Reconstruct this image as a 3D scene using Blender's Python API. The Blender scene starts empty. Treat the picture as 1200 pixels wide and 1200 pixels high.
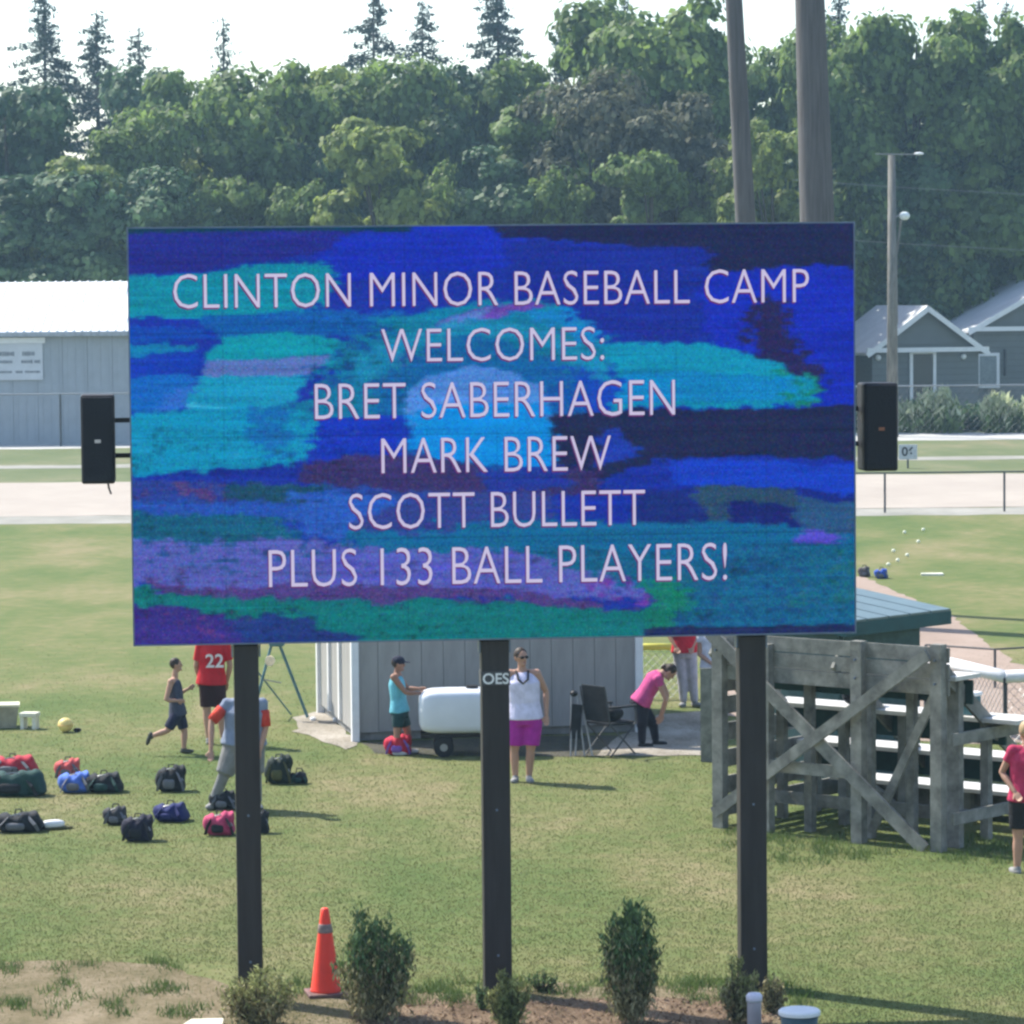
import bpy, math, random
import numpy as np
from mathutils import Vector, Matrix
R = math.radians
random.seed(7)
rng = np.random.default_rng(7)
S = bpy.context.scene
C = S.collection

# ------------------------------------------------------------ camera
FPX, PW, CAMH = 4200.0, 1200.0, 6.0
PITCH, ROLL = math.atan(258 / FPX), 0.0095
r0 = Vector((1, 0, 0)); u0 = Vector((0, math.sin(PITCH), math.cos(PITCH))); f0 = Vector((0, math.cos(PITCH), -math.sin(PITCH)))
CR = r0 * math.cos(ROLL) - u0 * math.sin(ROLL)
CU = u0 * math.cos(ROLL) + r0 * math.sin(ROLL)
cam_d = bpy.data.cameras.new('camera')
cam = bpy.data.objects.new('camera', cam_d); C.objects.link(cam)
m3 = Matrix((CR, CU, -f0)).transposed()
cam.matrix_world = Matrix.Translation((0, 0, CAMH)) @ m3.to_4x4()
cam_d.sensor_width = 36; cam_d.lens = 36 * FPX / PW
cam_d.clip_start = 0.5; cam_d.clip_end = 3000
S.camera = cam

# ------------------------------------------------------------ world, sun, exposure
SUN_EL, SUN_AZ = R(50), R(-53)          # azimuth measured from +Y, negative = to the left
w = bpy.data.worlds.new('World'); S.world = w; w.use_nodes = True
nt = w.node_tree; bg = nt.nodes['Background']
sky = nt.nodes.new('ShaderNodeTexSky'); sky.sky_type = 'NISHITA'; sky.sun_disc = False
sky.sun_elevation = SUN_EL; sky.sun_rotation = SUN_AZ
sky.air_density = 1.0; sky.dust_density = 1.2; sky.ozone_density = 1.0; sky.altitude = 100
nt.links.new(sky.outputs[0], bg.inputs[0]); bg.inputs[1].default_value = 0.15
sd = bpy.data.lights.new('sun', 'SUN'); sd.energy = 4.6; sd.angle = R(0.5); sd.color = (1, .94, .84)
sun = bpy.data.objects.new('sun', sd); C.objects.link(sun)
sdir = Vector((math.sin(SUN_AZ) * math.cos(SUN_EL), math.cos(SUN_AZ) * math.cos(SUN_EL), math.sin(SUN_EL)))
sun.rotation_euler = sdir.to_track_quat('Z', 'Y').to_euler(); sun.location = (-20, 20, 40)
EXPO = 0.95
vs = S.view_settings
S.display_settings.display_device = 'sRGB'
vs.view_transform = 'Standard'; vs.look = 'None'; vs.gamma = 1; vs.exposure = EXPO; vs.use_curve_mapping = False
S.render.engine = 'CYCLES'
S.cycles.max_bounces = 6; S.cycles.diffuse_bounces = 3; S.cycles.transparent_max_bounces = 8
S.cycles.volume_bounces = 0
S.render.filter_size = 1.5
S.cycles.pixel_filter_type = 'BLACKMAN_HARRIS'; S.cycles.filter_width = 2.6

# ------------------------------------------------------------ pixel -> place
def ray(px, py):
    return (CR * ((px - 600) / FPX) + CU * ((600 - py) / FPX) + f0)
def G(px, py, z=0.0):
    d = ray(px, py); t = (z - CAMH) / d.z
    return Vector((0, 0, CAMH)) + d * t
def AT(px, py, Y):
    d = ray(px, py); return Vector((0, 0, CAMH)) + d * (Y / d.y)
def ppm(p):                                   # photograph pixels per metre at a place
    return FPX / (p - Vector((0, 0, CAMH))).dot(f0)

# ------------------------------------------------------------ materials
MATS = {}
def lin(c):
    return tuple(((x / 255) / 12.92 if x / 255 <= .04045 else ((x / 255 + .055) / 1.055) ** 2.4) for x in c)
def mat(name, col, rough=.8, var=.25, scale=8, metal=0, island=0, col2=None, bump=0, spec=.3, trans=0, stretch=None):
    if name in MATS: return MATS[name]
    m = bpy.data.materials.new(name); m.use_nodes = True; n = m.node_tree; L = n.links
    b = n.nodes['Principled BSDF']; b.inputs['Roughness'].default_value = rough; b.inputs['Metallic'].default_value = metal
    b.inputs['Specular IOR Level'].default_value = spec
    tc = n.nodes.new('ShaderNodeTexCoord'); mp = n.nodes.new('ShaderNodeMapping')
    if stretch: mp.inputs['Scale'].default_value = stretch
    L.new(tc.outputs['Object'], mp.inputs[0])
    no = n.nodes.new('ShaderNodeTexNoise'); no.inputs['Scale'].default_value = scale; no.inputs['Detail'].default_value = 6
    no.inputs['Roughness'].default_value = .65
    L.new(mp.outputs[0], no.inputs[0])
    rp = n.nodes.new('ShaderNodeValToRGB'); L.new(no.outputs[0], rp.inputs[0])
    c2 = col2 if col2 else tuple(min(1, x * (1 + var)) for x in col); c1 = tuple(x * (1 - var) for x in col) if not col2 else col
    rp.color_ramp.elements[0].position = .3; rp.color_ramp.elements[1].position = .7
    rp.color_ramp.elements[0].color = (*c1, 1); rp.color_ramp.elements[1].color = (*c2, 1)
    out = rp.outputs[0]
    if island:
        ge = n.nodes.new('ShaderNodeNewGeometry'); mr = n.nodes.new('ShaderNodeMapRange')
        L.new(ge.outputs['Random Per Island'], mr.inputs[0]); mr.inputs[3].default_value = 1 - island; mr.inputs[4].default_value = 1 + island
        vm = n.nodes.new('ShaderNodeVectorMath'); vm.operation = 'SCALE'
        L.new(out, vm.inputs[0]); L.new(mr.outputs[0], vm.inputs['Scale']); out = vm.outputs[0]
    L.new(out, b.inputs['Base Color'])
    if bump:
        bu = n.nodes.new('ShaderNodeBump'); bu.inputs['Strength'].default_value = bump; bu.inputs['Distance'].default_value = .02
        L.new(no.outputs[0], bu.inputs['Height']); L.new(bu.outputs[0], b.inputs['Normal'])
    if trans:
        tr = n.nodes.new('ShaderNodeBsdfTranslucent'); L.new(out, tr.inputs[0]); mx = n.nodes.new('ShaderNodeMixShader')
        mx.inputs[0].default_value = trans; L.new(b.outputs[0], mx.inputs[1]); L.new(tr.outputs[0], mx.inputs[2])
        L.new(mx.outputs[0], n.nodes['Material Output'].inputs[0])
    MATS[name] = m; return m
def emis(name, col, k=1.0, rnd=0):
    m = bpy.data.materials.new(name); m.use_nodes = True; n = m.node_tree; n.nodes.remove(n.nodes['Principled BSDF'])
    e = n.nodes.new('ShaderNodeEmission'); e.inputs[0].default_value = (*col, 1); e.inputs[1].default_value = k / 2 ** EXPO
    n.links.new(e.outputs[0], n.nodes['Material Output'].inputs[0]); return m

# ------------------------------------------------------------ mesh builder
class MB:
    def __init__(s): s.v = []; s.f = []; s.mi = []; s.cur = 0
    def add(s, vs_, fs):
        o = len(s.v); s.v += [tuple(v) for v in vs_]; s.f += [tuple(i + o for i in f) for f in fs]; s.mi += [s.cur] * len(fs); return s
    def box(s, c, size, rz=0, M=None):
        hx, hy, hz = size[0] / 2, size[1] / 2, size[2] / 2
        p = [Vector((x, y, z)) for x in (-hx, hx) for y in (-hy, hy) for z in (-hz, hz)]
        rot = Matrix.Rotation(rz, 3, 'Z') if M is None else M
        p = [rot @ q + Vector(c) for q in p]
        return s.add(p, [(0, 1, 3, 2), (4, 6, 7, 5), (0, 4, 5, 1), (2, 3, 7, 6), (0, 2, 6, 4), (1, 5, 7, 3)])
    def beam(s, a, b, wd, th, side=None):             # a board from a to b; wd along side, th across
        a, b = Vector(a), Vector(b); d = (b - a); ln = d.length; d.normalize()
        sd_ = Vector(side) if side is not None else Vector((0, 0, 1))
        sd_ = (sd_ - d * sd_.dot(d))
        if sd_.length < 1e-5: sd_ = d.orthogonal()
        sd_.normalize(); t = d.cross(sd_)
        M = Matrix((d, sd_, t)).transposed()
        return s.box((a + b) / 2, (ln, wd, th), M=M)
    def tube(s, pts, rad, n=8, cap=True, side=None):
        pts = [Vector(p) for p in pts]
        if not isinstance(rad, (list, tuple)): rad = [rad] * len(pts)
        rad = [r if isinstance(r, tuple) else (r, r) for r in rad]
        vs_ = []; prev = Vector(side) if side is not None else None
        for i, p in enumerate(pts):
            d = (pts[min(i + 1, len(pts) - 1)] - pts[max(i - 1, 0)])
            d = d.normalized() if d.length > 1e-9 else Vector((0, 0, 1))
            if prev is None: prev = d.orthogonal()
            a = prev - d * prev.dot(d)
            a = a.normalized() if a.length > 1e-6 else d.orthogonal().normalized()
            b = d.cross(a); prev = a
            for k in range(n):
                t = 2 * math.pi * k / n
                vs_.append(p + a * math.cos(t) * rad[i][0] + b * math.sin(t) * rad[i][1])
        fs = []
        for i in range(len(pts) - 1):
            for k in range(n):
                k2 = (k + 1) % n
                fs.append((i * n + k, i * n + k2, (i + 1) * n + k2, (i + 1) * n + k))
        if cap:
            fs.append(tuple(range(n))[::-1]); fs.append(tuple(range((len(pts) - 1) * n, len(pts) * n)))
        return s.add(vs_, fs)
    def ell(s, c, r, M=None, n=12, m=8, p=1.0):
        c = Vector(c); vs_ = []; fs = []
        sg = lambda x: math.copysign(abs(x) ** p, x)
        for i in range(1, m):
            ph = math.pi * i / m
            for k in range(n):
                t = 2 * math.pi * k / n
                q = Vector((sg(math.sin(ph)) * sg(math.cos(t)) * r[0], sg(math.sin(ph)) * sg(math.sin(t)) * r[1], sg(math.cos(ph)) * r[2]))
                vs_.append(c + (M @ q if M is not None else q))
        top = Vector((0, 0, r[2])); vs_.append(c + (M @ top if M is not None else top)); vs_.append(c - (M @ top if M is not None else top))
        for i in range(m - 2):
            for k in range(n):
                k2 = (k + 1) % n; fs.append((i * n + k, (i + 1) * n + k, (i + 1) * n + k2, i * n + k2))
        T, B = (m - 1) * n, (m - 1) * n + 1
        for k in range(n):
            k2 = (k + 1) % n; fs.append((T, k, k2)); fs.append((B, (m - 2) * n + k2, (m - 2) * n + k))
        return s.add(vs_, fs)
    def prism(s, poly, z0, z1):
        n = len(poly); vs_ = [(p[0], p[1], z0) for p in poly] + [(p[0], p[1], z1) for p in poly]
        return s.add(vs_, [tuple(range(n))[::-1], tuple(range(n, 2 * n))] + [(i, (i + 1) % n, (i + 1) % n + n, i + n) for i in range(n)])
    def hexa(s, p8):
        return s.add(p8, [(0, 3, 2, 1), (4, 5, 6, 7), (0, 1, 5, 4), (1, 2, 6, 5), (2, 3, 7, 6), (3, 0, 4, 7)])
    def lathe(s, prof, c=(0, 0, 0), n=24):
        return s.tube([(c[0], c[1], c[2] + z) for r_, z in prof], [max(r_, 1e-4) for r_, z in prof], n, side=(1, 0, 0)) if 0 else s._l(prof, c, n)
    def _l(s, prof, c, n):
        vs_ = [(c[0] + r_ * math.cos(2 * math.pi * k / n), c[1] + r_ * math.sin(2 * math.pi * k / n), c[2] + z) for r_, z in prof for k in range(n)]
        fs = [(i * n + k, i * n + (k + 1) % n, (i + 1) * n + (k + 1) % n, (i + 1) * n + k) for i in range(len(prof) - 1) for k in range(n)]
        fs += [tuple(range(n))[::-1], tuple(range((len(prof) - 1) * n, len(prof) * n))]
        return s.add(vs_, fs)
    def mesh(s, name, mats, smooth=False):
        me = bpy.data.meshes.new(name); me.from_pydata(s.v, [], s.f)
        for m in (mats if isinstance(mats, (list, tuple)) else [mats]): me.materials.append(m)
        if any(s.mi): me.polygons.foreach_set('material_index', s.mi)
        if smooth: me.polygons.foreach_set('use_smooth', [True] * len(me.polygons))
        me.update(); return me
    def build(s, name, mats, parent=None, smooth=False, bevel=0, loc=None):
        return link(name, s.mesh(name, mats, smooth), parent, bevel, loc)
def link(name, me, parent=None, bevel=0, loc=None):
    o = bpy.data.objects.new(name, me); C.objects.link(o)
    if parent: o.parent = parent
    if loc is not None: o.location = loc
    if bevel:
        b = o.modifiers.new('bevel', 'BEVEL'); b.width = bevel; b.segments = 2; b.limit_method = 'ANGLE'
    return o
def tag(o, label=None, cat=None, group=None, kind=None):
    if label: o['label'] = label
    if cat: o['category'] = cat
    if group: o['group'] = group
    if kind: o['kind'] = kind
    return o
def thing(name, label, cat, loc=(0, 0, 0), rz=0, group=None):
    o = bpy.data.objects.new(name, None); C.objects.link(o); o.location = loc; o.rotation_euler.z = rz
    o.empty_display_size = .2
    return tag(o, label, cat, group)
def np_mesh(name, V, F, mats):
    me = bpy.data.meshes.new(name); nv, nf, k = len(V), len(F), F.shape[1]
    me.vertices.add(nv); me.vertices.foreach_set('co', np.asarray(V, np.float32).ravel())
    me.loops.add(nf * k); me.loops.foreach_set('vertex_index', np.asarray(F, np.int32).ravel())
    me.polygons.add(nf); me.polygons.foreach_set('loop_start', np.arange(nf, dtype=np.int32) * k)
    me.polygons.foreach_set('loop_total', np.full(nf, k, np.int32))
    for m in (mats if isinstance(mats, (list, tuple)) else [mats]): me.materials.append(m)
    me.update(calc_edges=True); return me
def remesh(o, vox, smooth_it=2):
    md = o.modifiers.new('r', 'REMESH'); md.mode = 'VOXEL'; md.voxel_size = vox
    sm = o.modifiers.new('s', 'SMOOTH'); sm.iterations = smooth_it; sm.factor = .5
    dg = bpy.context.evaluated_depsgraph_get(); me = bpy.data.meshes.new_from_object(o.evaluated_get(dg))
    o.modifiers.clear(); old = o.data; mt = list(old.materials); o.data = me
    me.materials.clear()
    for m in mt: me.materials.append(m)
    me.polygons.foreach_set('material_index', [0] * len(me.polygons))
    me.polygons.foreach_set('use_smooth', [True] * len(me.polygons)); return o

# ------------------------------------------------------------ ground materials
def ground_mat(name, stops, s_big, s_small, bump=.4, rough=.95, fine=60):
    m = bpy.data.materials.new(name); m.use_nodes = True; n = m.node_tree; L = n.links
    b = n.nodes['Principled BSDF']; b.inputs['Roughness'].default_value = rough; b.inputs['Specular IOR Level'].default_value = .1
    tc = n.nodes.new('ShaderNodeTexCoord')
    def noise(sc, det, stretch=(1, 1, 1)):
        mp = n.nodes.new('ShaderNodeMapping'); mp.inputs['Scale'].default_value = stretch; L.new(tc.outputs['Object'], mp.inputs[0])
        x = n.nodes.new('ShaderNodeTexNoise'); x.inputs['Scale'].default_value = sc; x.inputs['Detail'].default_value = det; x.inputs['Roughness'].default_value = .6
        L.new(mp.outputs[0], x.inputs[0]); return x.outputs[0]
    a, c, d = noise(s_big, 4, (1, .45, 1)), noise(s_small, 5), noise(fine, 3)
    def madd(x, k, y):
        q = n.nodes.new('ShaderNodeMath'); q.operation = 'MULTIPLY_ADD'; L.new(x, q.inputs[0]); q.inputs[1].default_value = k
        if isinstance(y, float): q.inputs[2].default_value = y
        else: L.new(y, q.inputs[2])
        return q.outputs[0]
    t = madd(a, 1.0, madd(c, .5, madd(d, .4, -.45)))
    rp = n.nodes.new('ShaderNodeValToRGB'); L.new(t, rp.inputs[0]); cr = rp.color_ramp
    cr.elements[0].position = stops[0][0]; cr.elements[0].color = (*stops[0][1], 1)
    cr.elements[1].position = stops[-1][0]; cr.elements[1].color = (*stops[-1][1], 1)
    for p_, c_ in stops[1:-1]:
        e = cr.elements.new(p_); e.color = (*c_, 1)
    L.new(rp.outputs[0], b.inputs['Base Color'])
    bu = n.nodes.new('ShaderNodeBump'); bu.inputs['Strength'].default_value = bump; bu.inputs['Distance'].default_value = .03
    L.new(madd(c, .5, d), bu.inputs['Height']); L.new(bu.outputs[0], b.inputs['Normal'])
    return m
M_grass = ground_mat('mown_grass', [(.22, (.062, .105, .030)), (.40, (.098, .132, .042)), (.55, (.142, .152, .06)), (.72, (.215, .185, .10))], .35, 3.0)
M_grass2 = ground_mat('verge_grass', [(.25, (.09, .12, .05)), (.55, (.13, .15, .075)), (.75, (.2, .18, .11))], .3, 1.5)
M_track = ground_mat('track_limestone', [(.25, (.3, .265, .23)), (.7, (.37, .33, .285))], .2, 1.2, .1)
M_grey = ground_mat('stone_dust', [(.25, (.2, .2, .17)), (.7, (.32, .31, .28))], .5, 2, .3)
M_dirt = ground_mat('infield_clay', [(.25, (.24, .185, .15)), (.7, (.33, .26, .215))], .5, 3, .3)
M_bare = ground_mat('dry_soil', [(.2, (.10, .10, .045)), (.45, (.19, .155, .09)), (.7, (.30, .245, .165))], 2.0, 14, 1.0)
M_gravel = ground_mat('pale_gravel', [(.2, (.17, .15, .12)), (.5, (.33, .30, .25)), (.75, (.48, .44, .39))], 1.5, 14, .8)
M_mulch = ground_mat('bark_mulch', [(.2, (.06, .045, .03)), (.5, (.18, .125, .08)), (.75, (.34, .26, .18))], 2, 22, 1)

def sheet(name, pts, z, m, jag=0, seg=.35):
    """ flat patch from ground points, its rim broken up by JAG metres """
    out = []
    n = len(pts)
    for i in range(n):
        a, b = pts[i], pts[(i + 1) % n]; k = max(1, int((b - a).length / seg)) if jag else 1
        k = min(k, 60)
        for j in range(k):
            p = a.lerp(b, j / k)
            if jag: p = p + Vector((random.gauss(0, jag), random.gauss(0, jag), 0))
            out.append((p.x, p.y, z))
    me = bpy.data.meshes.new(name); me.from_pydata(out, [], [tuple(range(len(out)))]); me.materials.append(m); me.update()
    o = link(name, me); o['kind'] = 'structure'; return o
b = MB(); b.add([(-900, -60, 0), (900, -60, 0), (900, 1600, 0), (-900, 1600, 0)], [(0, 1, 2, 3)]); b.build('grass_field', M_grass)['kind'] = 'structure'
def band(name, y0, y1, z, m, px=(-700, 1900)):
    pts = [G(px[0], y0 + 5.7 * (600 - px[0]) / 600, 0), G(px[1], y0 - 5.7 * (px[1] - 600) / 600, 0), G(px[1], y1 - 5.7 * (px[1] - 600) / 600, 0), G(px[0], y1 + 5.7 * (600 - px[0]) / 600, 0)]
    return sheet(name, pts, z, m, .12, .8)
band('dirt_racetrack', 600, 560.5, .008, M_track)
band('stone_dust_strip', 609, 600, .004, M_grey)
band('track_verge', 560.5, 522, .004, M_grass2)
band('verge_ditch', 544, 540, .010, M_grey)
band('access_lane', 521, 512, .008, mat('pale_concrete', (.4, .4, .38), .9, .12, 1.5))
P_ = lambda l: [G(x, y) for x, y in l]
sheet('infield_dirt', P_([(880, 672), (1012, 676), (1060, 697), (1115, 722), (1160, 756), (1188, 776), (1230, 792), (1330, 830), (1330, 868), (1120, 872), (1000, 862), (900, 850), (850, 838), (850, 760), (850, 700)]), .004, M_dirt, .04)
sheet('gravel_apron', P_([(700, 886), (838, 886), (850, 845), (838, 832), (770, 838), (752, 850), (720, 866)]), .008, M_gravel, .03)
sheet('shed_shade_patch', P_([(425, 870), (440, 883), (560, 886), (706, 887), (735, 862), (600, 864)]), .004, ground_mat('shaded_earth', [(.25, (.05, .055, .045)), (.7, (.11, .10, .08))], 2, 8, .6), .03)  # the shed's shadow on the ground, painted as a darker earth tone
sheet('gravel_patch', P_([(342, 842), (378, 832), (420, 868), (408, 879), (372, 866), (350, 858)]), .008, M_gravel, .04)
sheet('bare_soil_patch', P_([(-60, 1128), (90, 1126), (190, 1129), (262, 1150), (290, 1200), (300, 1290), (-60, 1290)]), .004, M_bare, .045, .2)
sheet('bare_soil_fringe', P_([(300, 1170), (420, 1160), (560, 1166), (640, 1150), (700, 1158), (840, 1154), (900, 1170), (940, 1200), (960, 1290), (300, 1290)]), .004, M_bare, .03)
sheet('mulch_bed', P_([(430, 1182), (500, 1170), (600, 1180), (660, 1172), (760, 1168), (850, 1176), (900, 1190), (930, 1290), (400, 1290)]), .008, M_mulch, .025, .2)

# mulch chips and grass blades: real geometry nobody could count
def blades(name, n, y_lo, y_hi, hgt, wid, m, keep=None, xr=(-30, 1230)):
    px = rng.uniform(*xr, n); py = y_lo + (y_hi - y_lo) * rng.uniform(0, 1, n)
    base = np.array([G(a, c)[:] for a, c in zip(px, py)])
    kp = rng.uniform(0, 1, n) < np.clip((py - y_lo) / 160, .02, 1)
    if keep is not None: kp &= keep(px, py)
    base = base[kp]
    n = len(base); th = rng.uniform(0, math.pi, n); h = hgt * rng.uniform(.5, 1.2, n); wv = wid * rng.uniform(.6, 1.3, n)
    lean = rng.normal(0, .45, (n, 2)) * h[:, None]
    d = np.stack([np.cos(th) * wv, np.sin(th) * wv, np.zeros(n)], 1)
    V = np.empty((n, 3, 3)); V[:, 0] = base - d; V[:, 1] = base + d; V[:, 2] = base; V[:, 2, 0] += lean[:, 0]; V[:, 2, 1] += lean[:, 1]; V[:, 2, 2] += h
    o = link(name, np_mesh(name, V.reshape(-1, 3), np.arange(3 * n).reshape(-1, 3), m)); tag(o, kind='stuff'); return o
M_blade = mat('grass_blade', (.11, .138, .048), .7, scale=.5, island=.1, col2=(.18, .175, .075), trans=.35)
soil = lambda px, py: (~(((px < 275) & (py > 1130)) | ((py > 1172) & (px > 420) & (px < 930)))) | (rng.uniform(0, 1, px.shape) < .3 - (py - 1130) * .0035)
o = blades('short_grass', 300000, 740, 1215, .018, .0055, M_blade, soil)
tag(o, 'short sunlit grass of the mown field in front of the posts', 'grass')
n = 5000; px = rng.uniform(410, 925, n); py = rng.uniform(1170, 1230, n)
base = np.array([G(a, c, .012)[:] for a, c in zip(px, py)]); V = base[:, None, :] + rng.normal(0, .013, (n, 4, 3)); V[:, :, 2] = np.abs(V[:, :, 2] - .012) + .009
o = link('mulch_chips', np_mesh('mulch_chips', V.reshape(-1, 3), np.arange(4 * n).reshape(-1, 4)[:, [0, 1, 2]], mat('bark_chip', (.08, .05, .03), .9, scale=3, island=.6, col2=(.3, .2, .14))))
tag(o, 'loose brown bark chips scattered over the planting bed', 'mulch', kind='stuff')

def tufts(name, spots, n, h, m_, label):
    P = []
    for px, py, sx, sy in spots:
        q = np.stack([rng.normal(px, sx, n), rng.normal(py, sy, n)], 1); P += [G(a, c)[:] for a, c in q]
    P = np.array(P); k = len(P); th = rng.uniform(0, 3.1416, k); hh = h * rng.uniform(.4, 1.3, k); ln = rng.normal(0, .5, (k, 2)) * hh[:, None]
    d = np.stack([np.cos(th), np.sin(th), 0 * th], 1) * .006; V = np.stack([P - d, P + d, P + np.column_stack([ln, hh])], 1)
    tag(link(name, np_mesh(name, V.reshape(-1, 3), np.arange(3 * k).reshape(-1, 3), m_)), label, 'grass', kind='stuff')
tufts('long_grass', [(rng.uniform(330, 960), rng.uniform(1150, 1178), 9, 3) for _ in range(60)] + [(rng.uniform(-10, 270), rng.uniform(1126, 1195), 8, 3) for _ in range(30)] + [(rng.uniform(850, 1200), rng.uniform(975, 1015), 10, 3) for _ in range(46)], 60, .07, mat('lush_blade', (.06, .11, .03), .7, scale=.5, island=.3, col2=(.12, .17, .05), trans=.35), 'longer green grass tufts around the bed, soil patch and bleachers')
# ------------------------------------------------------------ the LED board
M_post = mat('brown_painted_post', (.03, .026, .026), .55, .3, 12, bump=.2, stretch=(1, 1, .1))
M_pipe = mat('galvanised', (.3, .31, .32), .45, .1, 8, metal=.5)
M_black = mat('black_metal', (.012, .012, .014), .5, .2, 10)
yaw = R(5.2)
bu_ = Vector((math.cos(yaw), math.sin(yaw), 0)); bn = Vector((math.sin(yaw), -math.cos(yaw), 0))
TL = AT(150, 268, 29.95); 
def on_board(Ypx, px):       # intersect a pixel ray with the board plane
    d = ray(px, Ypx); o_ = Vector((0, 0, CAMH)); t = (TL - o_).dot(bn) / d.dot(bn); return o_ + d * t
BR = on_board(740.5, 1002)
BW = (BR - TL).dot(bu_); ztop = TL.z; zbot = BR.z; BH = ztop - zbot
board = thing('led_message_board', 'large blue led screen on three dark posts welcoming the baseball camp', 'message board', (TL.x, TL.y, 0), yaw)
# local frame: x along, y into the back, z up
b = MB(); b.box((BW / 2, .16, zbot + BH / 2), (BW, .26, BH)); b.build('cabinet', M_black, board, bevel=.01)
M_edge = mat('frame_edge', (.14, .18, .26), .4, .2, 10, metal=.6)
for nm, c, s_ in (('frame_strip', (BW / 2, .14, ztop + .006), (BW + .024, .28, .012)), ('frame_strip', (BW / 2, .14, zbot - .006), (BW + .024, .28, .012)),
                  ('frame_strip', (-.0065, .14, zbot + BH / 2), (.011, .28, BH)), ('frame_strip', (BW + .0065, .14, zbot + BH / 2), (.011, .28, BH))):
    MB().box(c, s_).build(nm, M_edge, board)
b = MB()
for i in range(7): b.box((.2 + i * (BW - .4) / 6, .33, zbot + BH / 2), (.06, .06, BH * .96))
for k in (.15, .85): b.box((BW / 2, .39, zbot + BH * k), (BW - .1, .055, .07))
b.build('back_frame', M_black, board)
# painted picture on the screen, LED by LED
NX, NY = 424, 240
uu, vv = np.meshgrid((np.arange(NX) + .5) / NX, (np.arange(NY) + .5) / NY)
def smooth_noise(nx, ny, seed):
    r_ = np.random.default_rng(seed); g = r_.normal(0, 1, (ny + 2, nx + 2))
    x = uu * nx; y = vv * ny; xi = x.astype(int); yi = y.astype(int); fx = x - xi; fy = y - yi
    fx = fx * fx * (3 - 2 * fx); fy = fy * fy * (3 - 2 * fy)
    return (g[yi, xi] * (1 - fx) + g[yi, xi + 1] * fx) * (1 - fy) + (g[yi + 1, xi] * (1 - fx) + g[yi + 1, xi + 1] * fx) * fy
X = 153 + uu * 848; Y_ = (268 - 8 * uu) + vv * (489 - 9 * uu)
wx = smooth_noise(24, 40, 1) * 4 + smooth_noise(90, 120, 2) * 6 + smooth_noise(300, 200, 3) * 4.5
wy = smooth_noise(10, 20, 4) * 3 + smooth_noise(60, 90, 5) * 2.2 + smooth_noise(300, 200, 6) * 1.6
img = np.zeros((NY, NX, 3)); img[:] = (26, 50, 168)
def inside(poly, px, py):
    r_ = np.zeros(px.shape, bool); n_ = len(poly)
    for i in range(n_):
        x1, y1 = poly[i]; x2, y2 = poly[(i + 1) % n_]
        if y1 == y2: continue
        c = ((y1 > py) != (y2 > py)) & (px < (x2 - x1) * (py - y1) / (y2 - y1) + x1); r_ ^= c
    return r_
def paint(poly, col, k=1.0, a=1.0, speck=None, seed=0):
    m_ = inside(poly, X + wx * k, Y_ + wy * k)
    if speck is not None:
        m_ &= (smooth_noise(150, 110, 50 + seed) + .6 * smooth_noise(40, 50, 90 + seed)) > speck
    img[m_] = img[m_] * (1 - a) + np.array(col) * a
def oval(cx, cy, rx, ry, n_=24): return [(cx + rx * math.cos(6.2832 * i / n_), cy + ry * math.sin(6.2832 * i / n_)) for i in range(n_)]
paint([(100, 255), (520, 255), (470, 285), (300, 305), (100, 332)], (38, 44, 146), .5)
paint([(460, 250), (700, 250), (700, 300), (400, 330), (370, 300)], (24, 48, 190), .6)
paint([(100, 255), (480, 255), (480, 270), (100, 273)], (22, 62, 92), .3)
paint([(560, 255), (1100, 250), (1100, 312), (800, 316), (820, 292), (700, 282), (590, 278)], (34, 40, 84), .6)
paint([(590, 282), (830, 286), (830, 390), (760, 400), (600, 350)], (27, 46, 158), .8)
paint([(820, 316), (1100, 308), (1100, 480), (800, 470), (830, 400)], (24, 46, 190), .8)
paint([(868, 345), (905, 345), (925, 390), (965, 430), (960, 470), (925, 440), (885, 415)], (42, 38, 92), 1.6)
paint([(100, 334), (300, 308), (385, 306), (395, 330), (362, 362), (240, 372), (100, 380)], (12, 140, 172), .8)
paint([(225, 372), (360, 362), (420, 366), (580, 352), (600, 375), (420, 395), (250, 398)], (16, 92, 178), .9)
paint([(430, 374), (560, 352), (640, 350), (660, 370), (560, 384), (470, 392)], (14, 128, 172), .8)
paint([(100, 380), (235, 384), (242, 398), (100, 405)], (18, 74, 186), .6)
paint([(100, 400), (225, 405), (220, 416), (100, 418)], (15, 125, 185), .9)
paint([(100, 416), (236, 414), (228, 442), (100, 440)], (20, 62, 188), .8)
paint([(100, 438), (230, 440), (212, 480), (100, 482)], (20, 104, 200), .8)
paint([(190, 465), (240, 450), (232, 478), (188, 480)], (50, 110, 212), .9)
paint([(258, 396), (340, 390), (408, 400), (385, 430), (236, 428)], (10, 146, 174), .6)
paint([(240, 424), (385, 416), (360, 442), (232, 444)], (96, 118, 196), .5)
paint([(232, 442), (362, 438), (335, 478), (300, 490), (222, 474)], (24, 148, 196), .6)
paint([(222, 472), (262, 480), (308, 484), (300, 493), (222, 488)], (64, 180, 222), .5)
paint([(100, 482), (370, 480), (385, 520), (330, 545), (100, 562)], (12, 142, 192), .8)
paint([(290, 480), (330, 476), (340, 520), (305, 545)], (18, 110, 188), 1.6)
paint([(395, 410), (440, 390), (560, 362), (700, 380), (745, 440), (720, 500), (600, 520), (400, 500), (340, 490)], (16, 118, 164), 1.6)
paint([(380, 430), (440, 395), (500, 400), (430, 450), (350, 480)], (22, 84, 160), 2.4, 1, .0, 1)
paint([(492, 390), (525, 370), (570, 357), (618, 352), (645, 356), (600, 366), (545, 380)], (112, 74, 182), .35)
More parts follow.
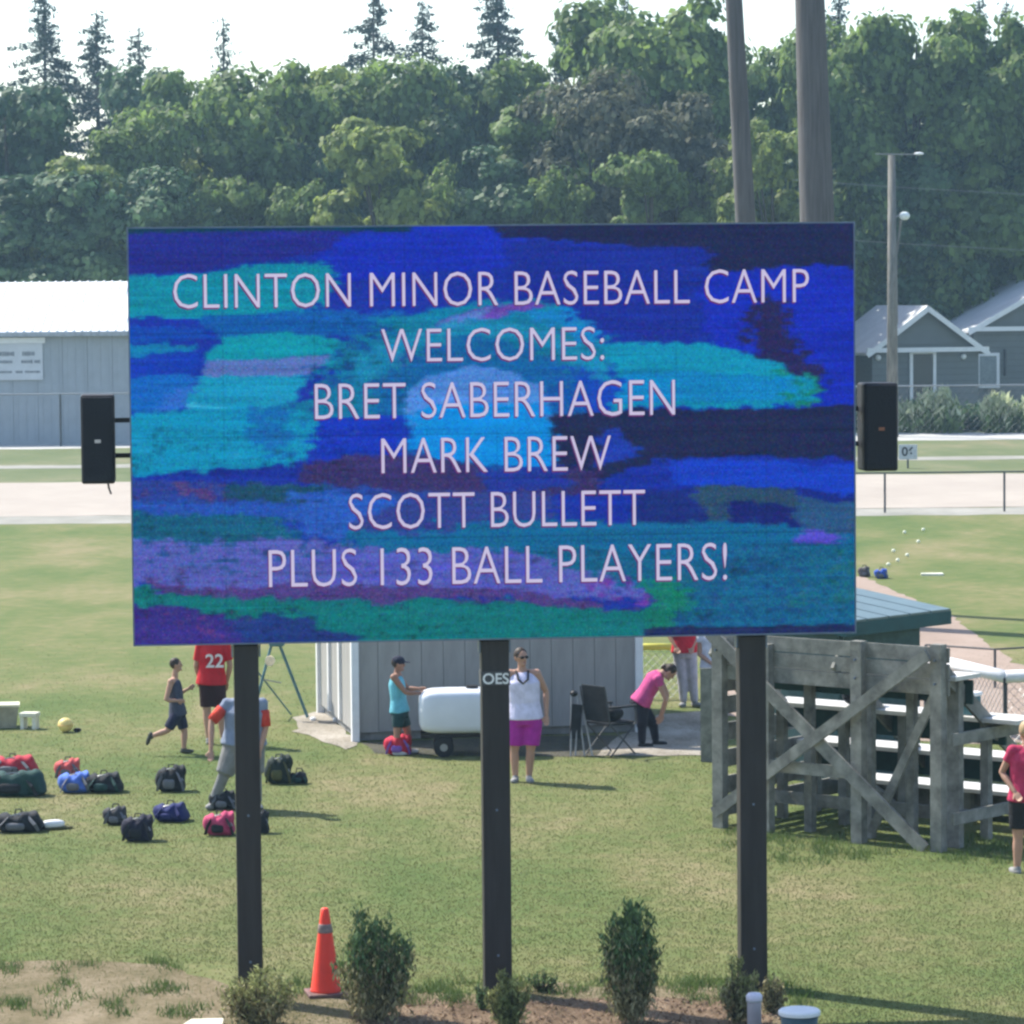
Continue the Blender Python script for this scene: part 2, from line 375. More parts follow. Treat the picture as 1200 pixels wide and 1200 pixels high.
paint([(492, 392), (525, 372), (575, 357), (560, 372), (510, 390)], (96, 122, 205), .3)
paint([(600, 362), (660, 360), (708, 388), (690, 400), (650, 378)], (20, 130, 205), 1.2)
paint([(620, 430), (740, 420), (760, 480), (700, 500), (640, 480)], (20, 70, 190), 2.2)
paint([(590, 420), (700, 400), (720, 440), (640, 470)], (16, 100, 165), 2.5, 1, .3, 2)
paint([(700, 398), (790, 396), (850, 402), (910, 424), (950, 445), (962, 466), (900, 474), (715, 482), (735, 445)], (12, 142, 186), .8)
paint([(735, 430), (930, 440), (930, 466), (720, 474)], (10, 134, 205), .6)
paint([(905, 425), (950, 440), (965, 452), (955, 470), (920, 472)], (24, 128, 120), 1.3, 1, -.3, 3)
paint([(370, 490), (505, 485), (505, 540), (355, 545)], (22, 54, 190), .9)
paint([(640, 484), (800, 480), (1100, 470), (1100, 540), (860, 533), (780, 534), (745, 545), (700, 560), (640, 545)], (34, 40, 84), .6)
paint(oval(560, 478, 122, 84), (18, 96, 172), 1.2, .8)
paint([(390, 470), (420, 420), (480, 385), (560, 372), (640, 382), (700, 415), (725, 455), (700, 440), (640, 400), (560, 390), (480, 402), (425, 450)], (26, 138, 186), .7, .8)
paint([(640, 484), (800, 480), (830, 500), (780, 534), (700, 555), (640, 545)], (34, 40, 84), .5)
paint([(700, 505), (722, 500), (745, 535), (690, 548)], (32, 60, 176), .5)
paint([(370, 490), (470, 485), (470, 540), (355, 545)], (22, 54, 190), .6)
paint(oval(556, 482, 88, 56), (84, 138, 226), .5)
paint([(472, 490), (500, 474), (640, 472), (648, 545), (600, 545), (500, 535), (475, 520)], (6, 140, 232), .8)
paint([(352, 545), (400, 530), (500, 530), (580, 552), (700, 555), (700, 580), (560, 585), (420, 580), (350, 565)], (62, 50, 112), 1.0)
paint([(700, 505), (722, 500), (745, 535), (690, 548)], (32, 60, 176), .8)
paint([(560, 550), (660, 545), (660, 575), (560, 575)], (36, 56, 160), 1.2)
paint([(100, 560), (400, 568), (560, 580), (560, 600), (100, 600)], (44, 66, 158), 1.0)
paint([(100, 566), (300, 572), (300, 584), (100, 588)], (86, 60, 130), 1.4, 1, .4, 4)
paint([(250, 566), (370, 568), (420, 585), (400, 594), (270, 586)], (30, 78, 112), 1.0)
paint([(100, 586), (560, 592), (560, 608), (100, 606)], (40, 84, 188), 1.0)
paint([(340, 570), (420, 575), (500, 590), (480, 635), (340, 630)], (44, 92, 196), 1.6)
paint([(100, 604), (330, 604), (335, 636), (250, 640), (100, 632)], (22, 96, 134), 1.2)
paint([(560, 576), (640, 580), (640, 620), (400, 625), (420, 600)], (52, 66, 150), 1.2)
paint([(400, 620), (620, 612), (1100, 606), (1100, 660), (400, 660)], (18, 102, 156), 1.2)
paint([(100, 632), (340, 634), (560, 650), (740, 662), (752, 700), (600, 702), (100, 690)], (94, 96, 190), 1.4)
paint([(100, 632), (340, 634), (400, 645), (300, 670), (100, 660)], (44, 84, 150), 1.5, 1, .7, 5)
paint([(360, 650), (620, 655), (640, 700), (400, 700)], (88, 84, 200), 1.5, .7, -.1, 6)
paint([(180, 680), (560, 690), (780, 720), (560, 712), (300, 712), (170, 700)], (84, 62, 136), 1.8)
paint([(100, 688), (220, 696), (290, 704), (600, 712), (760, 716), (760, 765), (100, 765)], (16, 116, 124), 1.2)
paint([(420, 690), (600, 695), (590, 712), (430, 712)], (90, 60, 140), 2.2, 1, .8, 7)
paint([(690, 672), (765, 675), (760, 705), (690, 706)], (112, 60, 168), 1.8, 1, .2, 8)
paint([(100, 714), (200, 712), (280, 728), (270, 770), (100, 770)], (62, 46, 138), .9)
paint([(180, 716), (290, 722), (250, 745), (190, 740)], (104, 52, 124), 1.4, 1, .5, 9)
paint([(270, 726), (340, 722), (420, 750), (420, 770), (270, 770)], (36, 58, 134), 1.2)
paint([(640, 640), (780, 655), (1100, 628), (1100, 770), (755, 742), (758, 690), (640, 665)], (22, 98, 144), 1.4)
paint([(752, 682), (800, 680), (800, 740), (752, 742)], (20, 122, 108), 1.4)
paint([(780, 535), (870, 538), (1100, 548), (1100, 573), (800, 570), (786, 560)], (26, 66, 204), .6)
paint([(810, 571), (928, 573), (932, 612), (820, 612)], (48, 78, 112), .7)
paint([(745, 575), (800, 572), (830, 612), (740, 612)], (28, 46, 130), 1.0)
paint([(850, 592), (900, 588), (930, 600), (928, 615), (850, 612)], (26, 36, 116), .9)
paint([(930, 578), (1100, 578), (1100, 624), (930, 620)], (46, 86, 136), .8)
paint([(930, 572), (1000, 572), (1000, 582), (940, 582)], (26, 42, 140), .8)
paint([(930, 620), (975, 620), (990, 628), (975, 640), (932, 636)], (92, 78, 208), .8)
paint([(850, 640), (935, 638), (940, 740), (800, 742)], (26, 82, 138), 2.4, 1, .3, 10)
paint([(930, 660), (1010, 650), (1010, 700), (930, 712)], (28, 104, 124), 1.8, 1, .2, 11)
paint([(750, 736), (1100, 730), (1100, 800), (750, 800)], (32, 42, 92), .3)
sp_ = (smooth_noise(330, 200, 61) + .5 * smooth_noise(60, 40, 62)) ; zone = ((Y_ > 640) | ((X < 420) & (Y_ > 500)) | ((X > 360) & (X < 480) & (Y_ > 370) & (Y_ < 480)))
img[(sp_ > 1.3) & zone] *= .68
img[(sp_ < -1.45) & zone] = img[(sp_ < -1.45) & zone] * .75 + np.array([30, 34, 45])
pad = np.pad(img, ((1, 1), (2, 2), (0, 0)), 'edge'); img = sum(pad[1 + a:1 + a + NY, 2 + c:2 + c + NX] * wt for a, c, wt in ((0, 0, .26), (-1, 0, .12), (1, 0, .12), (0, 1, .14), (0, -1, .14), (0, 2, .11), (0, -2, .11)))
streak = smooth_noise(6, 200, 21) * 3 + smooth_noise(14, 120, 22) * 4
grain = np.random.default_rng(5).normal(0, 1, (NY, NX))
img = img * (1 + .035 * grain[..., None] * np.array([1.5, 1, .8]) + .010 * streak[..., None]) + np.random.default_rng(6).normal(0, 8.0, img.shape) * np.array([1.2, .8, .8])
img = img * np.array([.88, .96, .94])
for c_ in range(1, 8): img[:, round(c_ * NX / 8)] *= .93
for c_ in range(1, 4): img[round(c_ * NY / 4)] *= .9
img = np.clip(img, 5, 250) / 255.0
lim = np.where(img <= .04045, img / 12.92, ((img + .055) / 1.055) ** 2.4)
gx = np.linspace(0, BW, NX + 1); gz = np.linspace(ztop, zbot, NY + 1)
VX, VZ = np.meshgrid(gx, gz); V = np.stack([VX, np.zeros_like(VX), VZ], -1).reshape(-1, 3)
ii, jj = np.meshgrid(np.arange(NX), np.arange(NY)); q = (jj * (NX + 1) + ii).ravel()
F = np.stack([q, q + NX + 1, q + NX + 2, q + 1], 1)
M_led = emis('led_pixels', (1, 1, 1), 1.0); n_ = M_led.node_tree
at = n_.nodes.new('ShaderNodeAttribute'); at.attribute_name = 'led'; n_.links.new(at.outputs['Color'], n_.nodes['Emission'].inputs[0])
me = np_mesh('screen', V, F, M_led)
ca = me.color_attributes.new('led', 'FLOAT_COLOR', 'CORNER')
col = np.concatenate([lim.reshape(-1, 3), np.ones((NX * NY, 1))], 1); ca.data.foreach_set('color', np.repeat(col, 4, axis=0).astype(np.float32).ravel())
link('screen', me, board, loc=(0, .012, 0))
# lettering
M_let = emis('letter_glow', lin((200, 193, 224)), 1.0); M_let2 = emis('letter_fringe', lin((105, 48, 112)), 1.0)
def letters(txt, x0, x1, yt, yb, mats=(M_let, M_let2), parent=board, y=-.004):
    """ text measured on the photograph: left, right, top and bottom pixel of the capitals """
    cu = bpy.data.curves.new('t', 'FONT'); cu.body = txt; cu.size = 1; cu.resolution_u = 3; cu.offset = -.012; cu.space_character = 1.02
    t = bpy.data.objects.new('t', cu); C.objects.link(t)
    me_ = bpy.data.meshes.new_from_object(t.evaluated_get(bpy.context.evaluated_depsgraph_get()))
    bpy.data.objects.remove(t)
    co = np.empty(len(me_.vertices) * 3); me_.vertices.foreach_get('co', co); co = co.reshape(-1, 3)
    lo, hi = co.min(0), co.max(0)
    pa, pb = on_board((yt + yb) / 2, x0), on_board((yt + yb) / 2, x1); pm = on_board(yt, (x0 + x1) / 2); pn = on_board(yb, (x0 + x1) / 2)
    ax, bx = (pa - TL).dot(bu_), (pb - TL).dot(bu_); zt, zb = pm.z, pn.z
    out = np.empty_like(co); out[:, 0] = ax + (co[:, 0] - lo[0]) / (hi[0] - lo[0]) * (bx - ax); out[:, 1] = 0
    out[:, 2] = zb + (co[:, 1] - lo[1]) / (hi[1] - lo[1]) * (zt - zb)
    for nm, m_, off, yy in (('lettering', mats[0], (0, 0), y), ('letter_fringe', mats[1], (-.009, -.013), y + .004)):
        mm = me_.copy(); mm.materials.clear(); mm.materials.append(m_)
        mm.vertices.foreach_set('co', (out + np.array([off[0], 0, off[1]])).ravel()); mm.update()
        link(nm, mm, parent, loc=(0, yy + .004, 0))['kind'] = 'stuff'
letters('CLINTON MINOR BASEBALL CAMP', 203, 948, 318, 358)
letters('WELCOMES:', 447, 708, 384, 423)
letters('BRET SABERHAGEN', 369, 791, 447, 489)
letters('MARK BREW', 447, 716, 512, 553)
letters('SCOTT BULLETT', 409, 756, 576, 618)
letters('PLUS 133 BALL PLAYERS!', 315, 852, 640, 684)
# posts behind the cabinet
for x0, x1 in ((274.5, 303.5), (565.5, 597.5), (868, 899)):
    a, c = on_board(800, x0), on_board(800, x1); xm = ((a + c) / 2 - TL).dot(bu_); wd = (c - a).dot(bu_)
    p = MB(); p.box((xm, .16, (zbot - .026) / 2), (wd * 1.01, .2, zbot - .026)); p.build('post', M_post, board, bevel=.008)
    for s1 in (-1, 1): MB().box((xm + s1 * (wd / 2 + .012), .16, zbot - .08), (.014, .12, .1)).build('mounting_plate', M_edge, board)
    for zz in (.35, 1.6): MB().tube([(xm, .05, zz), (xm, .064, zz)], .011, 8).build('bolt', M_edge, board)
    if 565 < x0 < 566:
        tp = MB(); zc = AT(581, 792, 30.9).z; tp.box((xm, .16, zc + .045), (wd * 1.01 + .012, .222, .12)).build('dark_tape_band', mat('band_tape', (.07, .07, .075), .6, .2, 20), board)
        cu = bpy.data.curves.new('t', 'FONT'); cu.body = 'OES'; cu.size = .128; cu.align_x = 'CENTER'; cu.offset = .002
        t = bpy.data.objects.new('t', cu); C.objects.link(t); me_ = bpy.data.meshes.new_from_object(t.evaluated_get(bpy.context.evaluated_depsgraph_get())); bpy.data.objects.remove(t)
        me_.materials.clear(); me_.materials.append(mat('white_paint', (.75, .75, .75), .6, .05))
        o = link('band_lettering', me_, board, loc=(xm, .16 - .116, zc)); o.rotation_euler = (R(90), 0, 0)
# loudspeakers hung beside the board
M_spk = mat('speaker_black', (.014, .014, .02), .6, .3, 30, bump=.3)
def speaker(x0, x1, y0, y1, label, badge, cable):
    Yd = 30.0 if x0 < 500 else 30.6
    a, c = AT(x0, y0, Yd), AT(x1, y1, Yd); wd, h = c.x - a.x, a.z - c.z
    t = thing('loudspeaker', label, 'loudspeaker', ((a.x + c.x) / 2, Yd, c.z), yaw, 'loudspeakers hung on both sides of the board')
    MB().box((0, .17, h / 2), (wd, .34, h)).build('cabinet', M_spk, t, bevel=.02)
    g = MB(); g.box((0, -.006, h / 2), (wd * .9, .02, h * .95)); g.build('grille', mat('grille_mesh', (.008, .009, .016), .5, .3, 90, bump=.6), t, bevel=.008)
    MB().box((.0, -.02, h * .48), (.05, .008, .028)).build('badge', badge, t)
    s_ = 1 if x0 < 500 else -1
    for k in (.3, .7): MB().box((s_ * (wd / 2 + .1), .3, h * k), (.24, .03, .04)).build('bracket', M_black, t)
    if cable:
        cb = MB(); cb.tube([(wd * .28, .1, 0), (wd * .3, .1, -.04), (wd * .36, .12, -.09)], .009, 6); cb.build('cable', M_black, t)
speaker(94, 135, 463, 567, 'black loudspeaker hanging left of the blue board', mat('badge_silver', (.55, .5, .5), .4), True)
speaker(1012.5, 1053, 449, 552, 'black loudspeaker hanging right of the blue board', mat('badge_orange', (.25, .1, .06), .4), False)

# ------------------------------------------------------------ shed
M_side = mat('shed_siding', (.3, .295, .28), .8, .22, 3, bump=.1, stretch=(1, 1, .2)); M_white = mat('white_trim', (.74, .75, .76), .6, .08, 6)
sl = G(418, 869); sb = G(377, 835); sv = (sb - sl); sv.normalize(); su = Vector((sv.y, -sv.x, 0)); srz = math.atan2(su.y, su.x)
SWD = 3.86; SDP = 3.4; SH = 2.35
shed = thing('equipment_shed', 'grey wooden shed with vertical siding and white corner trim', 'shed', (sl.x, sl.y, 0), srz)
MB().box((SWD / 2, SDP / 2, SH / 2), (SWD - .06, SDP - .06, SH - .02)).build('wall', mat('shed_core', (.2, .2, .19), .9), shed)
bw = SWD / 13
me = MB().box((0, 0, SH / 2 + .06), (bw - .007, .03, SH - .12)).mesh('siding_board', M_side)
for i in range(13): link('siding_board', me, shed, loc=(bw * (i + .5), -.0 + random.uniform(-.003, .003), 0)); link('siding_board', me, shed, loc=(bw * (i + .5), SDP, 0))
bs = SDP / 11; me2 = MB().box((0, 0, SH / 2 + .06), (.03, bs - .012, SH - .12)).mesh('siding_board', M_side)
for i in range(11): link('siding_board', me2, shed, loc=(0, bs * (i + .5), 0)); link('siding_board', me2, shed, loc=(SWD, bs * (i + .5), 0))
me = MB().box((0, 0, SH / 2), (.1, .1, SH)).mesh('corner_trim', M_white)
for x, y in ((-.02, -.02), (SWD + .02, -.02), (-.02, SDP + .02), (SWD + .02, SDP + .02)): link('corner_trim', me, shed, loc=(x, y, 0))
for y in (1.3, 2.35): MB().box((-.035, y, SH / 2 - .1), (.045, .1, SH - .5)).build('door_trim', M_white, shed)
b = MB(); b.hexa([(-.25, -.25, SH), (SWD + .25, -.25, SH), (SWD + .25, SDP + .25, SH), (-.25, SDP + .25, SH), (-.25, -.25, SH + .08), (SWD + .25, -.25, SH + .08), (SWD + .25, SDP + .25, SH + .35), (-.25, SDP + .25, SH + .35)])
b.build('roof', mat('shed_roof', (.12, .12, .13), .8), shed)

# ------------------------------------------------------------ dugout with teal roof
M_teal = mat('teal_metal_roof', (.09, .135, .14), .38, .15, 4, spec=.6); M_teald = mat('teal_fascia', (.008, .06, .07), .5, .2, 5)
c0 = AT(1115, 716, 44.3); hd = c0.z
e1 = Vector((-.68, -.73, 0)) * 2.15; e2 = Vector((-.74, .67, 0)) * 1.9; rise = Vector((0, 0, .25))
dg_ = thing('dugout', 'low dugout with teal metal roof behind the bleachers', 'dugout', (c0.x, c0.y, 0))
o0 = Vector((c0.x, c0.y, 0)); p0 = c0 - o0; th = Vector((0, 0, .16))
b = MB(); b.hexa([p0 - th, p0 + e1 - th, p0 + e1 + e2 + rise - th, p0 + e2 + rise - th, p0, p0 + e1, p0 + e1 + e2 + rise, p0 + e2 + rise]); rf = b.build('roof', M_teald, dg_)
NS = 5
for i in range(NS):
    a = e1 * (i / NS + .008); c = e1 * ((i + 1) / NS - .008); z4 = Vector((0, 0, .003)); z5 = Vector((0, 0, .03))
    b = MB(); b.hexa([p0 + a + z4, p0 + c + z4, p0 + c + e2 + rise + z4, p0 + a + e2 + rise + z4, p0 + a + z5, p0 + c + z5, p0 + c + e2 + rise + z5, p0 + a + e2 + rise + z5]); b.build('roof_sheet', M_teal, dg_)
w0 = Vector((p0.x, p0.y, 0)); ins = (e1.normalized() + e2.normalized()) * .3
A_, B_, C_, D_ = w0 + ins, w0 + e1 - e1.normalized() * .3 + e2.normalized() * .3, w0 + e1 + e2 - (e1.normalized() + e2.normalized()) * .3, w0 + e2 + e1.normalized() * .3 - e2.normalized() * .3
hz = hd - .17
M_dw = mat('dugout_wall', (.05, .09, .09), .8)
for a, c in ((A_, B_), (B_, C_), (C_, D_)):
    MB().beam(a + Vector((0, 0, hz / 2)), c + Vector((0, 0, hz / 2)), hz, .08, (0, 0, 1)).build('wall', M_dw, dg_)

# ------------------------------------------------------------ bleachers
M_wood = mat('weathered_wood', (.2, .2, .18), .85, .5, 5, bump=.3, stretch=(1, 1, 1)); M_plank = mat('grey_painted_plank', (.52, .52, .5), .6, .1, 6)
L0, R0 = G(846, 970), G(1100, 998)
bl = thing('wooden_bleachers', 'weathered grey wooden bleachers seen from behind with crossed braces', 'bleachers', (L0.x, L0.y, 0), math.atan2((R0 - L0).y, (R0 - L0).x))
BL = (R0 - L0).length
# local x along the back, y away towards the field
MBb = lambda: MB()
def bpost(x, y, h, s_=.12, nm='post'): MB().box((x, y, h / 2), (s_, s_ * .8, h)).build(nm, M_wood, bl)
for x, h in ((-.02, 2.12), (.62, 2.1), (1.85, 2.2), (BL, 2.22)): bpost(x, 0, h, .14)
for i, z in enumerate((2.16, 1.985, 1.81)):
    MB().box((BL / 2, -.07 if 0 else .06, z - .06), (BL + .2, .03, .16)).build('back_board', M_wood, bl)
bpost(BL + .0, -.0 if 0 else .35, 1.8); 
MB().beam((-.1, -.085, 2.2), (BL - .12, -.085, .02), .15, .035, (0, 0, 1)).build('diagonal_brace', M_wood, bl)
MB().beam((BL - .05, -.125, 2.12), (-.02, -.125, .18), .13, .035, (0, 0, 1)).build('diagonal_brace', M_wood, bl)
MB().box((1.22, -.03, .76), (1.16, .035, .13)).build('cross_rail', M_wood, bl)
seats = [(.36, 1.84), (1.02, 1.33), (1.68, .82), (2.34, .33)]
SX0, SX1 = -.02, BL + .12
for k, (y, z) in enumerate(seats):
    x1 = SX1 + (0, .35, .1, .1)[k]
    MB().box(((SX0 + x1) / 2, y + .04, z), (x1 - SX0, .5, .045)).build('seat_plank', M_plank, bl)
    if k < 3:
        MB().box(((SX0 + SX1) / 2, y + .13, z - .17), (SX1 - SX0, .03, .26)).build('riser_board', mat('dark_green_riser', (.02, .05, .045), .8), bl)
    for x in (.1, .95, 1.75, 2.3, BL - .05):
        if x in (.1, BL - .05, 1.75) or k in (0, 1): MB().box((x, y, (z - .03) / 2), (.1, .09, z - .03)).build('post', M_wood, bl)
for x in (.1, BL / 2, BL - .05):
    MB().beam((x + .06, .05, 1.95), (x + .06, 2.6, .12), .16, .04, (0, 0, 1)).build('stringer', M_wood, bl)
MB().box((BL / 2, 2.62, .17), (BL + .2, .03, .3)).build('shade_skirt', M_wood, bl)  # added along the far side to darken the ground beneath the seats
for z, y1 in ((.2, 2.6), (.45, 2.5), (.75, 1.9), (1.05, 1.7), (1.35, 1.2), (1.6, .9)): MB().box((-.13, .1 + y1 / 2, z), (.03, y1, .2)).build('sun_block_board', M_wood, bl)  # boards added to close the left end against sun coming in underneath
MB().beam((1.9, .16, .1), (BL - .1, .16, 1.75), .1, .035, (0, 0, 1)).build('diagonal_brace', M_wood, bl)
MB().beam((.1, 1.1, 1.2), (1.8, 1.1, .1), .1, .035, (0, 0, 1)).build('diagonal_brace', M_wood, bl)
for x, z in ((-.02, 2.0), (.62, 1.95), (1.85, 2.0), (BL, 2.05), (1.85, 1.8), (BL, 1.8)): MB().tube([(x, -.06, z), (x, -.085, z)], .013, 8).build('bolt', M_edge, bl)
for z in (.35, 1.2): MB().box((BL + .14, 1.2, z), (.035, 2.3, .13)).build('side_rail', M_wood, bl)
MB().box((BL / 2, .55, .32), (BL, .04, .14)).build('cross_rail', M_wood, bl)
MB().beam((-.14, .02, 2.0), (-.14, 1.2, .9), .14, .035, (0, 0, 1)).build('side_brace', M_wood, bl)

# grey plywood panel / bench end left of the bleachers
pb_ = G(836, 893)
pn_ = thing('grey_panel', 'tall grey board panel leaning at the left end of the bleachers', 'panel', (pb_.x, pb_.y, 0), R(-10))
for i in range(2): MB().box((-.08 + .17 * i, 0, .6), (.16, .03, 1.2)).build('board', M_wood, pn_)
for z in (.35, .9): MB().box((0, .03, z), (.33, .03, .09)).build('batten', M_wood, pn_)

# ------------------------------------------------------------ fences
M_pipe = mat('galvanised', (.3, .31, .32), .45, .1, 8, metal=.5); M_dkpipe = mat('dark_pipe', (.06, .065, .07), .6)
def link_fence(name, label, pts, h, sp, m_post, m_rail, wire=.25, wr=.0035, capr=None, capm=None, r=.03, group=None):
    t = thing(name, label, 'fence', pts[0], group=group); o_ = pts[0]; pm = MB().tube([(0, 0, 0), (0, 0, h)], r, 8).mesh('post', m_post)
    wb = MB()
    for a, c in zip(pts[:-1], pts[1:]):
        ln = (c - a).length; d = (c - a) / ln; k = max(1, round(ln / sp))
        for i in range(k + (c is pts[-1])):
            link('post', pm, t, loc=a + d * (ln * i / k) - o_)
        up = Vector((0, 0, h))
        MB().tube([a - o_ + up, c - o_ + up], r * .7, 8).build('top_rail', m_rail, t)
        if capr: MB().tube([a - o_ + up + Vector((0, 0, .02)), c - o_ + up + Vector((0, 0, .02))], capr, 12).build('cap_tube', capm, t, smooth=True)
        if wire:
            n_w = int((ln + h) / wire)
            for i in range(n_w):
                for s_ in (0, 1):
                    x0 = i * wire - h; x1 = x0 + h; z0, z1 = 0, h
                    if x0 < 0: z0, x0 = -x0, 0
                    if x1 > ln: z1, x1 = h - (x1 - ln), ln
                    if x1 <= x0: continue
                    if s_: x0, x1 = ln - x0, ln - x1
                    wb.tube([a - o_ + d * x0 + Vector((0, 0, z0)), a - o_ + d * x1 + Vector((0, 0, z1))], wr, 3, cap=False)
    if wire: tag(wb.build('wire_mesh', m_rail, t), kind='stuff')
    return t
fy = 25200 / (518 - 342)
link_fence('chain_link_fence', 'tall grey chain link fence along the far lane', [Vector((-26, fy, 0)), Vector((30, fy, 0))], 2.1, 8.6, M_dkpipe, M_pipe, .3, wr=.0012, r=.045)
a, c = G(1037, 601), G(1177, 599.5); d = (c - a)
link_fence('track_fence', 'low wire fence with thin posts beside the racetrack', [a - d * 1, a + d * 3], 1.07, d.length, M_dkpipe, M_dkpipe, 0, r=.03)
link_fence('capped_field_fence', 'field fence with thick white tube along its top', [G(1085, 846), G(1178, 872), G(1290, 868)], .87, 5, M_dkpipe, M_pipe, .12, capr=.085, capm=M_white)
link_fence('capped_field_fence', 'short field fence with yellow tube on top beside the shed', [G(720, 818), G(800, 818)], .74, 1.5, M_dkpipe, M_pipe, .12, capr=.05, capm=mat('yellow_tube', (.62, .58, .1), .5, .08))
link_fence('low_rail', 'thin dark rail crossing the infield dirt beyond the white tube', [G(1085, 800), G(1166, 806), G(1260, 800)], .58, 8, M_dkpipe, M_dkpipe, 0, r=.02)

# ------------------------------------------------------------ far white-roofed building
M_wall = mat('blue_grey_sheet', (.34, .37, .4), .6, .1, 1.5); M_roof = mat('white_ribbed_roof', (.8, .82, .84), .4, .04, 2)
YB = 145.5; bx1 = AT(250, 500, YB).x; bx0 = AT(-130, 500, YB).x; ez = AT(60, 389, YB).z; rz_ = AT(60, 331, YB + 5).z
hall = thing('metal_hall', 'long blue grey metal hall with white ribbed roof', 'building', (bx0, YB, 0))
BWH = bx1 - bx0; k = int(BWH / .95); pw = BWH / k
MB().box((BWH / 2, 5.02, ez / 2), (BWH - .02, 10, ez)).build('frame', mat('hall_core', (.1, .1, .1), .9), hall)
b = MB(); b.box((0, 0, ez / 2), (pw - .015, .05, ez))
for j in range(3): b.box((-pw / 3 + j * pw / 3, -.035, ez / 2), (.06, .02, ez))
me = b.mesh('wall_sheet', M_wall)
slope = Vector((0, 5.4, rz_ - ez)); b = MB()
b.beam((0, -.4, ez), Vector((0, -.4, ez)) + slope, pw - .02, .04, (1, 0, 0))
for j in range(3): b.beam((-pw / 3 + j * pw / 3, -.4, ez + .04), Vector((-pw / 3 + j * pw / 3, -.4, ez + .04)) + slope, .07, .045, (1, 0, 0))
me2 = b.mesh('roof_sheet', M_roof)
for i in range(k): link('wall_sheet', me, hall, loc=(pw * (i + .5), 0, 0)); link('roof_sheet', me2, hall, loc=(pw * (i + .5), 0, 0))
b = MB(); b.hexa([(0, 5, rz_ - .02), (BWH, 5, rz_ - .02), (BWH, 10.4, ez), (0, 10.4, ez), (0, 5, rz_ + .02), (BWH, 5, rz_ + .02), (BWH, 10.4, ez + .04), (0, 10.4, ez + .04)]); b.build('rear_roof', M_roof, hall)
MB().box((BWH / 2, -.43, ez - .09), (BWH, .06, .16)).build('eave_gutter', mat('gutter', (.35, .37, .4), .5), hall)
# sign and lamp strip on the hall
sa, sc_ = AT(-20, 403, YB - .1), AT(50.5, 445, YB - .1)
sg = thing('wall_sign', 'white sign board with grey lettering on the metal hall', 'sign', ((sa.x + sc_.x) / 2, YB - .1, sc_.z))
MB().box((0, 0, (sa.z - sc_.z) / 2), (sc_.x - sa.x, .05, sa.z - sc_.z)).build('board', mat('sign_white', (.55, .57, .6), .6, .08, 2), sg)
b = MB(); M_ink = mat('sign_ink', (.12, .13, .15), .7); hh = sa.z - sc_.z; ww = sc_.x - sa.x
# unreadable rows of small print
for row, (z, segs, th) in enumerate(((.72, ((-.45, .02), (.16, .36)), .13), (.5, ((-.45, -.02), (.14, .3), (.36, .46)), .1), (.22, ((-.45, -.02), (.04, .16), (.2, .46)), .07))):
    for s0, s1 in segs:
        x = s0
        while x < s1:
            lw = random.uniform(.012, .035); b.box(((x + lw / 2) * ww, -.029, z * hh), (lw * ww * .8, .006, th * hh * random.uniform(.7, 1))); x += lw + .006
b.build('print', M_ink, sg)['kind'] = 'stuff'
sa, sc_ = AT(-20, 396, YB - .1), AT(53, 402, YB - .1)
tag(MB().box(((sa.x + sc_.x) / 2, YB - .12, (sa.z + sc_.z) / 2), (sc_.x - sa.x, .12, sa.z - sc_.z)).build('lamp_strip', M_white), 'pale strip fixed under the hall eaves above the sign', 'strip')

# ------------------------------------------------------------ houses
M_hs = mat('house_siding', (.15, .165, .165), .75, .06, 2); M_hr = mat('pale_shingle_roof', (.5, .52, .54), .7, .1, 1.2); M_gl = mat('dark_glass', (.03, .04, .05), .15, .1, 1, spec=.6)
def siding(parent, x0, x1, z0, z1, y, step=.28, gable=None, nm='siding_board'):
    z = z0
    while z < z1 - .05:
        h = min(step, z1 - z); a, c = x0, x1
        if gable:
            a = gable(z + h / 2)[0]; c = gable(z + h / 2)[1]
            if c - a < .1: break
        MB().box(((a + c) / 2, y, z + h / 2), (c - a, .04, h - .02)).build(nm, M_hs, parent); z += step
def house(loc, rz, W, D, hw, hr, label, name='gabled_house'):
    t = thing(name, label, 'house', loc, rz)
    MB().box((W / 2, D / 2 + .03, hw / 2), (W, D, hw)).build('wall', mat('house_core', (.1, .11, .11), .9), t)
    siding(t, 0, W, .2, hw, 0)
    b = MB(); ov = .35; rf = t
    def slab(xa, za, xb, zb):
        q = [(xa, -ov, za), (xb, -ov, zb), (xb, D + ov, zb), (xa, D + ov, za)]; b.hexa(q + [(x, y, z + .12) for x, y, z in q])
    dz = (hr - hw) / (W / 2)
    slab(-ov, hw - dz * ov, W / 2, hr); slab(W / 2, hr, W + ov, hw - dz * ov); b.build('roof', M_hr, t)
    g = lambda z: (max(0, (z - hw) / dz), min(W, W - (z - hw) / dz))
    b = MB(); b.add([(0, .03, hw), (W, .03, hw), (W / 2, .03, hr)], [(0, 1, 2)]); b.build('gable_wall', M_hs, t)
    siding(t, 0, W, hw + .22, hr - .3, .0, gable=g)
    for s_ in (-1, 1):
        MB().beam((W / 2, -ov - .03, hr - .02), (W / 2 + s_ * (W / 2 + ov), -ov - .03, hw - dz * ov), .22, .05, (0, 0, 1)).build('rake_trim', M_white, t)
    MB().box((W / 2, -ov - .0, hw - .02), (W + 2 * ov, .1, .2)).build('eave_trim', M_white, t)
    return t
h1 = AT(1022, 470, 158); h2 = AT(1146, 470, 160.5)
W1 = 5.0
hz_ = AT(1085, 409, 159).z; hr_ = AT(1088, 361, 159).z
hs = house((h1.x, 158, 0), R(14), W1, 6, hz_, hr_, 'small grey gabled house with white trimmed porch door', 'gabled_house')
